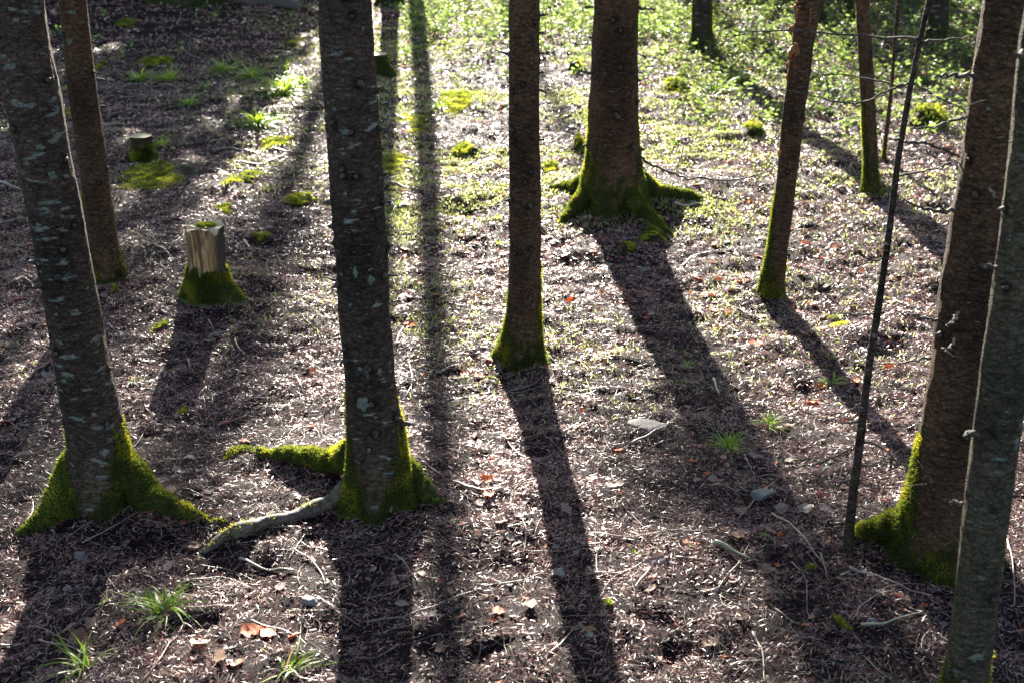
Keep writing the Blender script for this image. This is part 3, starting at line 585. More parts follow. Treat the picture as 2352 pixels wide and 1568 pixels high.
# ------------------------------------------------------------ moss mats
def moss_patch(name, px, py, wx, wy, label, hgt=.02, dens=1.0, group=None, tone=1.0, L=.015, thin=.45):
    g = G(px, py); a = wx/2*mpp(g); g2 = G(px, py-wy/2); g3 = G(px, py+wy/2); b_ = abs(g2.y-g3.y)/2
    root_z = g.z; hgt = hgt*(.62 if hgt < .07 else .8); n = int(min(22000, 52000*a*b_*3.14*dens)+500)
    x = (rng.random(n)*2-1)*a*1.15; y = (rng.random(n)*2-1)*b_*1.15
    q = np.sqrt((x/a)**2+(y/b_)**2); edge = vnoise(x/a*1.5+px*.7, y/b_*1.5+py*.3, 0, 51)*1.5+vnoise((x+g.x)*28, (y+g.y)*28, 0, 52)*thin
    keep = q+edge*1.0+.35*rng.random(n)*q < 1.48; x, y, q = x[keep], y[keep], q[keep]
    z = gz(x+g.x, y+g.y)-g.z+hgt*np.clip(1-q*q, 0, 1)*(.6+.8*vnoise((x+g.x)*30, (y+g.y)*30, 0, 53))
    P = np.stack([x, y, z], 1); A = Acc()
    V, Fl, c = fuzz(P, np.tile([0, 0, .8], (len(P), 1)), L*.85, L*.24, MOSS*tone*1.25); A.add(V, Fl, c)
    # the cushion underneath
    if hgt > .016:
        nr, ns = 8, 28; tt = np.arange(ns)*2*math.pi/ns; rad = np.linspace(0, 1, nr)[1:]
        wob = .75+.4*(vnoise(np.cos(tt)*1.5+px, np.sin(tt)*1.5, 0, 54)-.2)
        xx = (rad[:, None]*np.cos(tt)*wob*a*.85).ravel(); yy = (rad[:, None]*np.sin(tt)*wob*b_*.85).ravel()
        z2 = gz(xx+g.x, yy+g.y)-g.z+hgt*np.repeat(1-rad**2, ns)*(.5+.7*vnoise((xx+g.x)*30, (yy+g.y)*30, 0, 53))-.004-.01*np.repeat(rad**6, ns)
        V = np.vstack([np.stack([xx, yy, z2], 1), [[0, 0, float(z2[:ns].mean())]]]); i = np.arange((nr-1)*ns).reshape(nr-1, ns); j = np.roll(i, -1, 1)
        A.add(V, [np.stack([i[:-1], i[1:], j[1:], j[:-1]], -1).reshape(-1, 4), np.stack([i[0], j[0], np.full(ns, len(V)-1)], -1)], (.030, .032, .012))
    o = A.build(name, M['moss'], loc=g)
    return tag(o, label, 'moss', group)
MP = [(375, 400, 250, 95, 'bright green moss mat spreading from the foot of the small flat-topped stump', .05, 1.3),
 (685, 462, 100, 36, 'sunlit moss mound left of the thick grey trunk', .06, 1.2), (600, 552, 60, 40, 'green moss clump right of the split stump', .04, 1.2),
 (368, 755, 55, 34, 'yellow-green moss flake in sun in front of the split stump', .03, 1.5), (416, 945, 38, 26, 'small moss pad crossed by a pale twig, between the two left trunks', .02, 1.5),
 (545, 1033, 90, 40, 'pale sunlit moss at the tip of the mossy upper root of the thick grey trunk', .03, 1.3), (1445, 577, 52, 30, 'round vivid moss cushion in the shade below the thickest trunk', .05, 1.5),
 (1500, 545, 90, 56, 'mossy slope below the right foot of the thickest trunk', .05, 1.0), (1866, 1310, 40, 22, 'small bright moss lump in front of the dead sapling', .03, 1.6),
 (1925, 1432, 80, 56, 'dark clumpy moss cushion near the bottom right', .05, 1.2), (1400, 1392, 36, 26, 'pale grey-green moss ball in the shadow of the slim central trunk', .04, 1.4),
 (1728, 305, 78, 26, 'sunlit mossy stone in the litter left of the torn-bark trunk', .11, 1.4), (1328, 336, 36, 36, 'dark mossy lump just left of the thickest trunk', .12, 1.2),
 (960, 300, 170, 110, 'broad sunlit moss carpet beyond the thick grey trunk', .02, .45), (1075, 350, 90, 40, 'mossy buried root ridge in full sun between the two central trunks', .06, 1.2),
 (900, 380, 120, 60, 'sunlit thin moss beside the thick grey trunk', .02, .6), (1050, 230, 150, 60, 'distant pale moss sheet left of the slim central trunk', .02, .6), (560, 420, 110, 70, 'sunlit leafy moss between the small stump and the thick trunk', .03, .8),
 (525, 480, 60, 40, 'yellow moss speckle above the split stump', .02, 1), (375, 138, 100, 40, 'mossy strip around a dark stick at the upper left', .03, 1), (290, 60, 90, 30, 'faint moss stain at the upper left', .015, .7),
 (800, 1190, 110, 30, 'dark moss collar in front of the foot of the thick grey trunk', .02, .9), (1320, 158, 50, 20, 'mossy far stone between the central trunks', .14, 1), (2130, 290, 130, 30, 'mossy fallen log lump behind the leaning sapling', .22, 1.0),
 (1550, 205, 100, 26, 'far mossy log right of the thickest trunk', .12, 1), (1925, 740, 60, 30, 'small moss tuft patch left of the dead sapling', .03, 1), (200, 170, 60, 60, 'faint moss between the two left trunks', .02, .6), (180, 250, 60, 50, 'second faint moss patch just below the one between the two left trunks', .02, .6),
 (675, 100, 70, 24, 'pale green moss spot in the upper shade left of the thick grey trunk', .03, 1), (500, 1245+0, 30, 16, 'moss speck beside the end of the long bare root', .015, 1), (265, 665, 24, 18, 'tiny sunlit moss knob at the foot of the slim left trunk', .04, 2),
 (1265, 385, 60, 30, 'sunlit moss in the litter left of the thickest trunk', .03, 1), (1140, 500, 60, 26, 'thin moss streak left of the slim central trunk', .02, .8), (640, 330, 90, 40, 'faint mossy grass under the far stump line', .02, .7)]
for q, a in enumerate(MP): moss_patch('moss_patch', *a[:5], hgt=a[5], dens=a[6], group='moss patches on the forest floor', tone=1.0, L=.015+.006*(a[1] < 500)+.006*(a[1] < 250))

# ------------------------------------------------------------ grass tufts
def grass_tuft(px, py, wpx, label, n=60, lean=0.0, pale=0.2, up=1.0):
    g = G(px, py); s = mpp(g); big = 1.5 if py < 350 else 1.0; R = wpx/2*s*big; n = int(n*big*1.2) if big > 1 else n; A = Acc()
    ax = rng.random()*6.283
    for k in range(n):
        az = ax+rng.normal()*1.5 if rng.random() < .6 else rng.random()*6.283; L = R*(.55+.7*rng.random()); el = math.radians(20+55*rng.random())*up
        d = np.array([math.cos(az), math.sin(az)]); b0 = np.append(d*rng.random()*R*.14, 0.)
        m = 7; u = np.linspace(0, 1, m); rad = L*(u*math.cos(el)+.35*u*u); zz = L*(u*math.sin(el)*1.15-.62*u*u*(.5+rng.random()))
        dev = (rng.random()-.5)*1.1*u*u*L; b0[:2] += rng.normal(size=2)*R*.10
        P = np.stack([b0[0]+d[0]*rad-d[1]*dev, b0[1]+d[1]*rad+d[0]*dev, np.maximum(zz, .003)+b0[2]], 1)
        wd = (.0022+.0025*rng.random())*np.sin(np.linspace(.5, 3.1, m))*min(1.6, max(1, R/.14))*(1.5 if big > 1 else 1)
        S = np.array([-d[1], d[0], .25*rng.normal()]); S /= np.linalg.norm(S)
        V = np.stack([P-S*wd[:, None], P+S*wd[:, None]], 1).reshape(-1, 3); i = np.arange(m)*2
        Fq = np.stack([i[:-1], i[:-1]+1, i[1:]+1, i[1:]], -1)
        dead = rng.random() < pale
        c = np.array([.32, .27, .16])*(.6+.5*rng.random()) if dead else np.array([.09, .19, .02])+rng.random()*np.array([.12, .13, .01])
        A.add(V, Fq, c)
    o = A.build('grass_tuft', M['grass'], loc=(g.x, g.y, g.z-.004)); return tag(o, label, 'grass tuft', 'grass tufts on the forest floor')
GT = [(378, 1405, 185, 'largest grass tuft, spiky and sunlit, at the lower left in front of the leaning trunk', 80), (195, 1535, 190, 'half-shaded grass tuft at the bottom left corner', 20), (655, 1545, 190, 'sparse grass tuft cut by the bottom edge below the thick grey trunk', 22),
 (1675, 1030, 125, 'green grass tuft standing in the wide shadow right of centre', 80), (1765, 975, 90, 'sunlit yellow grass tuft just above the tuft in the wide shadow', 50), (592, 290, 85, 'bright sunlit grass tuft in the upper shade left of the thick grey trunk', 90),
 (648, 218, 95, 'bright grass tuft behind the other bright tuft at the upper left', 90), (1145, 562, 50, 'small yellow-green grass tuft touching the left side of the slim central trunk', 36), (1912, 880, 80, 'thin sunlit grass tuft left of the dead sapling', 30),
 (1585, 840, 50, 'faint grass tuft at the left edge of the wide shadow', 30), (915, 470, 50, 'small arching grass tuft beside the thick grey trunk', 30), (300, 875, 50, 'pale wispy grass beside the leaning lichen-spotted trunk', 16),
 (320, 185, 60, 'dull green grass tuft right of the slim left trunk, uppermost', 40), (390, 185, 60, 'dull green grass tuft in the upper shade, further right of the slim left trunk', 40), (520, 165, 60, 'green grass tuft in the upper shade above the two bright tufts', 40), (580, 180, 70, 'wide green tuft adjoining the bright tuft behind', 50),
 (700, 195, 60, 'grass tuft beside the left edge of the thick grey trunk', 40), (655, 160, 40, 'upright tuft with pointed shoots in the upper shade', 24), (435, 240, 50, 'low grass beside a dark hollow at the upper left', 26), (370, 335, 50, 'grass right beside the small flat-topped stump', 26), (1460, 1270, 26, 'tiny green seedling tuft near the bottom centre', 24), (1590, 1255, 30, 'tiny seedling tuft right of the bottom centre', 24),
 (1115, 1108, 22, 'tiny green sprig in the sun right of the thick grey trunk', 14), (1755, 1230, 30, 'small fern-like sprig in front of the dead sapling', 22), (1325, 70, 70, 'far grass clump between the central trunks', 30), (1650, 215, 80, 'far grass clump right of the thickest trunk', 50), (1690, 190, 70, 'far grass clump near the mossy stone', 40), (1010, 250, 50, 'far sunlit grass clump on the moss carpet', 30), (245, 1380, 40, 'two upright blades left of the largest tuft', 8), (1905, 820, 40, 'thin pale blades above the small moss tuft patch', 10)]
for a in GT: grass_tuft(*a, pale=.12 if a[0] != 300 else .7)

# ------------------------------------------------------------ litter: needles, leaves, twigs
def inview(x, y, m=1.12):
    px, py = proj(x, y); return (np.abs(px-CX) < CX*m+60) & (py < 1568*1.06) & (py > -60)
NEED = np.array([[.066, .026, .024], [.125, .052, .044], [.24, .125, .095], [.44, .30, .23], [.022, .009, .012], [.19, .080, .092], [.14, .062, .055], [.18, .048, .032], [.36, .21, .18]])
def needles(y0, y1, dens, L, Wd, name_acc):
    half = .47*y1+2.4; n = int(dens*2*half*(y1-y0)); x = (rng.random(n)*2-1)*half; y = y0+rng.random(n)*(y1-y0)
    k = inview(x, y) | (rng.random(n) < .5); x, y = x[k], y[k]; n = len(x)
    dn = vnoise(x*1.3, y*1.3, 0, 61); k = rng.random(n) < (.35+.6*dn)*(.45+1.2*np.clip(vnoise(x*9, y*9, 0, 64)*1.6-.4, 0, 1)); x, y = x[k], y[k]; n = len(x)
    z = gz(x, y)+rng.random(n)**1.5*L*.45
    az = rng.random(n)*6.283; tl = rng.normal(size=n)*.42
    T = np.stack([np.cos(az)*np.cos(tl), np.sin(az)*np.cos(tl), np.sin(tl)], 1)
    S = np.cross(T, rng.normal(size=(n, 3))*np.array([.45, .45, 1.])); S /= np.linalg.norm(S, axis=1)[:, None]+1e-9
    Ln = L*(.5+.9*rng.random(n))[:, None]*.5; w = Wd*(.6+.8*rng.random(n))[:, None]*.5; P = np.stack([x, y, z], 1)
    off = T*Ln*(rng.random((n, 1))-.5)*.8; V = np.stack([P-T*Ln, P+off+S*w*1.35, P+T*Ln, P+off-S*w*1.35], 1).reshape(-1, 3)
    ci = NEED[rng.integers(0, len(NEED), n)]*(.6+.8*rng.random((n, 1)))*(.75+.5*vnoise(x*2, y*2, 0, 63)[:, None])
    name_acc.add(V, np.arange(n*4).reshape(n, 4), np.repeat(ci, 4, 0))
A = Acc(); needles(3.0, 5.5, 21000, .030, .0021, A); needles(5.5, 8, 15500, .032, .0029, A); needles(8, 12, 6000, .037, .0050, A); needles(12, 17, 1200, .048, .010, A); needles(17, 25, 420, .07, .017, A)
tag(A.build('needle_litter', M['needle']), kind='stuff')

LANDS = [((475, 690), 'the split stump'), ((325, 365), 'the small flat-topped stump'), ((230, 1180), 'the leaning lichen-spotted trunk'), ((870, 1180), 'the thick grey trunk'), ((1190, 840), 'the slim central trunk'),
         ((1410, 500), 'the thickest trunk'), ((1775, 680), 'the torn-bark trunk'), ((1945, 1270), 'the foot of the dead sapling'), ((2120, 1300), 'the broad right-hand trunk'), ((2000, 440), 'the narrow mossy-footed trunk'), ((378, 1405), 'the largest grass tuft'),
         ((1675, 1030), 'the tuft in the wide shadow'), ((1100, 1500), 'the dark hole in the soil'), ((1540, 1350), 'the bottom edge right of centre'), ((640, 1500), 'the bottom grass tuft'), ((245, 650), 'the slim left trunk'), ((1450, 970), 'the pale flat rock')]
LG = [(G(*a), n) for a, n in LANDS]
def near(x, y): return min(LG, key=lambda q: (q[0].x-x)**2+(q[0].y-y)**2)[1]
LCOL = {'pale grey': (.22, .175, .155), 'tan': (.24, .155, .10), 'brown': (.14, .075, .045), 'orange-red': (.46, .11, .03), 'mottled pink-brown': (.27, .17, .14)}
def leaf_geo(kind, seed):
    """one curled leaf about 1 unit long: midrib fold, wavy or toothed edge"""
    r_ = np.random.default_rng(seed); m = 9; u = np.linspace(0, 1, m)
    wd = np.sin(u**.8*math.pi)**.75*(.33 if kind % 3 else .40)*(1+.16*r_.normal(size=m)); wd[0] = .015; wd[-1] = .01
    if kind % 3 == 0: wd = wd*(1+.25*np.cos(u*22))
    curl = (r_.random()-.3)*.35; fold = .08+.25*r_.random(); wave = .04*r_.normal(size=(m, 2))
    x = u-.5; zc = curl*(x**2)*1.2
    l = np.stack([x, wd, zc+wd*fold+wave[:, 0]], 1); c = np.stack([x, 0*x, zc], 1); rr = np.stack([x, -wd, zc+wd*fold*r_.random()+wave[:, 1]], 1)
    V = np.vstack([l, c, rr]); i = np.arange(m-1)
    Fq = np.vstack([np.stack([i, i+1, i+1+m, i+m], -1), np.stack([i+m, i+m+1, i+1+2*m, i+2*m], -1)])
    return V, Fq
LG_ = [leaf_geo(k, k+40) for k in range(18)]
def rotm(az, tx, ty):
    ca, sa = math.cos(az), math.sin(az); cx_, sx = math.cos(tx), math.sin(tx); cy_, sy = math.cos(ty), math.sin(ty)
    Rz = np.array([[ca, -sa, 0], [sa, ca, 0], [0, 0, 1]]); Rx = np.array([[1, 0, 0], [0, cx_, -sx], [0, sx, cx_]]); Ry = np.array([[cy_, 0, sy], [0, 1, 0], [-sy, 0, cy_]])
    return Rz@Rx@Ry
LMESH = {}
def leaf_obj(x, y, cname, size, label=None, tilt=.16, group=None):
    k = int(rng.integers(18)); key = (k, cname)
    if key not in LMESH:
        V, Fq = LG_[k]; c = np.array(LCOL[cname])*(.8+.4*vnoise(V[:, 0]*6, V[:, 1]*6, k, 70)[:, None])
        o = mesh_np('fallen_leaf', V, Fq, M['leaf'], None, c, smooth=True); LMESH[key] = o.data
    else:
        o = bpy.data.objects.new('fallen_leaf', LMESH[key]); C.objects.link(o)
    o.location = (x, y, float(gz(x, y))+size*.05+.004); o.scale = (size,)*3
    o.rotation_euler = (rng.normal()*tilt, rng.normal()*tilt, rng.random()*6.283)
    tag(o, label or f'{cname} fallen leaf on the litter nearest {near(x, y)}', 'leaf', group or f'{cname} fallen leaves near {near(x, y)}')
    return o
HAND = [(36, 690, 'orange-red', .075, 'big red-tipped leaf at the far left beside the leaning trunk'), (80, 705, 'brown', .05, 'brown leaf just right of the big red-tipped leaf'), (1120, 1103, 'orange-red', .07, 'upright orange leaf right of the thick grey trunk, upper of two'), (1122, 1135, 'orange-red', .07, 'flat orange leaf right of the thick grey trunk, lower of two'),
 (1105, 1155, 'pale grey', .06, 'white leaf below the pair of orange leaves, left one'), (1136, 1157, 'pale grey', .06, 'white leaf below the pair of orange leaves, right one'), (1195, 1183, 'pale grey', .07, 'long pale leaf lower right of the pair of orange leaves'),
 (1888, 1140, 'orange-red', .06, 'vivid orange leaf left of the dead sapling foot'), (1070, 860, 'orange-red', .07, 'red leaf at the left end of the group before the slim central trunk'), (1100, 865, 'orange-red', .08, 'large red leaf left of the slim central trunk foot'), (1160, 918, 'orange-red', .04, 'small orange leaf in the shadow of the slim central trunk'),
 (575, 1450, 'orange-red', .09, 'large dark orange leaf near the bottom left'), (615, 1455, 'orange-red', .08, 'curled orange leaf right beside the large dark orange leaf'), (675, 1460, 'orange-red', .05, 'small orange leaf right of the curled orange one'), (500, 1510, 'brown', .09, 'rust brown leaf right of the largest grass tuft'), (540, 1525, 'brown', .08, 'second rust brown leaf near the bottom left'),
 (460, 1480, 'pale grey', .09, 'white flaky leaf below the largest grass tuft'), (530, 1485, 'pale grey', .07, 'white leaf right of the white flaky leaf'), (205, 1437, 'tan', .07, 'tan leaf left of the largest grass tuft'), (180, 1470, 'brown', .10, 'wide brown leaf at the lower left'), (275, 1435, 'orange-red', .06, 'dull red leaf beside the largest grass tuft'),
 (1250, 575, 'orange-red', .10, 'vivid red leaf right of the slim central trunk'), (1255, 545, 'orange-red', .08, 'orange leaf above the vivid red leaf'), (1735, 790, 'orange-red', .09, 'tall orange leaf in the bright strip left of the torn-bark shadow'), (1640, 715, 'orange-red', .07, 'left of two orange leaves in the bright strip'), (1668, 718, 'orange-red', .07, 'right of two orange leaves in the bright strip'), (1866, 700, 'orange-red', .07, 'red leaf right of the torn-bark trunk'),
 (1600, 690, 'mottled pink-brown', .09, 'rounded pink-brown leaf at the edge of the wide shadow'), (1850, 770, 'mottled pink-brown', .10, 'oval pink-brown leaf inside the torn-bark trunk shadow'), (1867, 925, 'orange-red', .08, 'orange leaf left of the dead sapling, in full sun'), (2040, 845, 'orange-red', .07, 'red leaf between the sapling and broad trunk'), (2035, 655, 'orange-red', .07, 'orange leaf right of the dead sapling, upper'), (1940, 970, 'orange-red', .05, 'small orange leaf touching the dead sapling'),
 (2015, 970, 'mottled pink-brown', .09, 'pink-brown leaf right of the dead sapling in shade'), (1760, 1270+40, 'tan', .09, 'curled tan leaf in the lower right'), (1515, 1290, 'pale grey', .09, 'pale mushroom-like curled leaf in the lower centre'), (1795, 1170, 'pale grey', .08, 'pale leaf in front of the grey rock, left'), (1850, 1170, 'pale grey', .08, 'pale leaf in front of the grey rock, middle'), (1895, 1172, 'pale grey', .07, 'pale leaf in front of the grey rock, right'),
 (110, 865, 'pale grey', .08, 'pale leaf immediately left of the leaning trunk'), (185, 1280, 'pale grey', .07, 'pale torn leaf in the shadow of the leaning trunk'), (725, 725, 'pale grey', .07, 'white leaf in sun left of the thick grey trunk'), (500, 770, 'pale grey', .07, 'folded white leaf in the split stump shadow'), (480, 785, 'mottled pink-brown', .07, 'round brown leaf in the split stump shadow'), (603, 905, 'pale grey', .06, 'white oval leaf between the two left trunks'),
 (520, 970, 'orange-red', .06, 'dark red leaf above the mossy upper root'), (720, 855, 'orange-red', .06, 'dark red leaf left of the thick grey trunk'), (1360, 1100, 'orange-red', .06, 'orange-brown leaf right of the central shadow'), (1590, 1060, 'orange-red', .06, 'round orange leaf in pinkish sun'), (1420, 1035, 'orange-red', .07, 'orange leaf right of the central shadow near the flat rock'),
 (1150, 1200, 'mottled pink-brown', .06, 'upright curled leaf below the white leaves'), (1165, 1235, 'pale grey', .08, 'pale crumpled leaf left of the central shadow'), (1300, 1110+60, 'mottled pink-brown', .08, 'pink-brown leaf in the central shadow'), (1010, 1150+340, 'brown', .06, 'dark leaf beside the dark hole'), (10, 970, 'pale grey', .14, 'large curled strip-like white leaf at the left edge')]
for a in HAND:
    g = G(a[0], a[1]); leaf_obj(g.x, g.y, a[2], a[3]*1.0, a[4], .22, 'prominent fallen leaves')
names = list(LCOL)
cnt = 300-len(HAND); made = 0
while made < cnt:
    y = 3.7+5.2*rng.random()**.9; x = (rng.random()*2-1)*.44*y
    px, py = proj(x, y)
    if not (0 < px < 2352 and 380 < py < 1568): continue
    if px > 1000 and py < 900: cn = rng.choice(names, p=[.28, .22, .12, .28, .10])
    else: cn = rng.choice(names, p=[.34, .22, .22, .10, .12])
    leaf_obj(x, y, cn, .035+.04*rng.random()); made += 1
A = Acc()                                                   # the rest of the leaves
def leaves_stuff(n, y0, y1, smin, smax, fn):
    k = 0
    while k < n:
        y = y0+(y1-y0)*rng.random(); x = (rng.random()*2-1)*(.48*y+2.2); px, py = proj(x, y)
        if rng.random() > fn(px, py): continue
        V, Fq = LG_[int(rng.integers(18))]; s = smin+(smax-smin)*rng.random(); R = rotm(rng.random()*6.283, rng.normal()*.2, rng.normal()*.2)
        P = (V*s)@R.T+np.array([x, y, float(gz(x, y))+s*.05+.003])
        cn = rng.choice(names, p=[.20, .20, .28, .20 if px > 900 else .04, .12 if px > 900 else .28]); A.add(P, Fq, np.array(LCOL[cn])*(.7+.6*rng.random())); k += 1
leaves_stuff(2100, 3.3, 9, .018, .038, lambda a, b: .35+.65*(a > 700))
leaves_stuff(3900, 7, 24, .035, .075, lambda a, b: (1.0 if a > 880 else .22))
tag(A.build('fallen_leaves', M['leaf']), kind='stuff')

TW = [(.22, .15, .10), (.14, .09, .065), (.25, .185, .135), (.08, .055, .045), (.18, .17, .11)]
def twig_pts(x, y, az, L, bend, lift=.004, n=9):
    u = np.linspace(-.5, .5, n); d = np.array([math.cos(az), math.sin(az)]); q = np.array([-d[1], d[0]])
    off = bend*L*(u**2-.1)+L*.05*(vnoise(u*7+x*9, 0*u+y*5, 0, 80)-.5)
    px = x+d[0]*u*L+q[0]*off; py = y+d[1]*u*L+q[1]*off
    return np.stack([px, py, gz(px, py)+lift], 1)
def twig_obj(P, r, c, label, group, fork=0):
    P = np.asarray(P, float); o0 = P.mean(0); Q = P-o0; A = Acc(); R = np.linspace(r, r*.45, len(Q))
    V, Fl = tube(Q, R, 6, .25, int(rng.integers(99))); A.add(V, Fl, np.array(c)*(.8+.4*rng.random()))
    for _ in range(fork):
        k = int(rng.integers(2, len(Q)-2)); d = Q[k+1]-Q[k]; d /= np.linalg.norm(d); s = np.array([-d[1], d[0], .1])*rng.choice([-1, 1])
        L = np.linalg.norm(Q[-1]-Q[0])*(.15+.25*rng.random()); E = [Q[k], Q[k]+(d*.7+s*.6)*L*.5, Q[k]+(d*.9+s*.5)*L+np.array([0, 0, .01])]
        V, Fl = tube(catmull(E, 5), np.linspace(r*.55, r*.25, 5), 5); A.add(V, Fl, np.array(c))
    o = A.build('fallen_twig', M['twig'], loc=o0, smooth=True)
    tag(o, label, 'twig', group); return o
z7 = lambda p: PIX(p, 0, 1067); z8 = lambda p: PIX(p, 800, 1067); z4 = lambda p: PIX(p, 0, 533); z5 = lambda p: PIX(p, 800, 533)
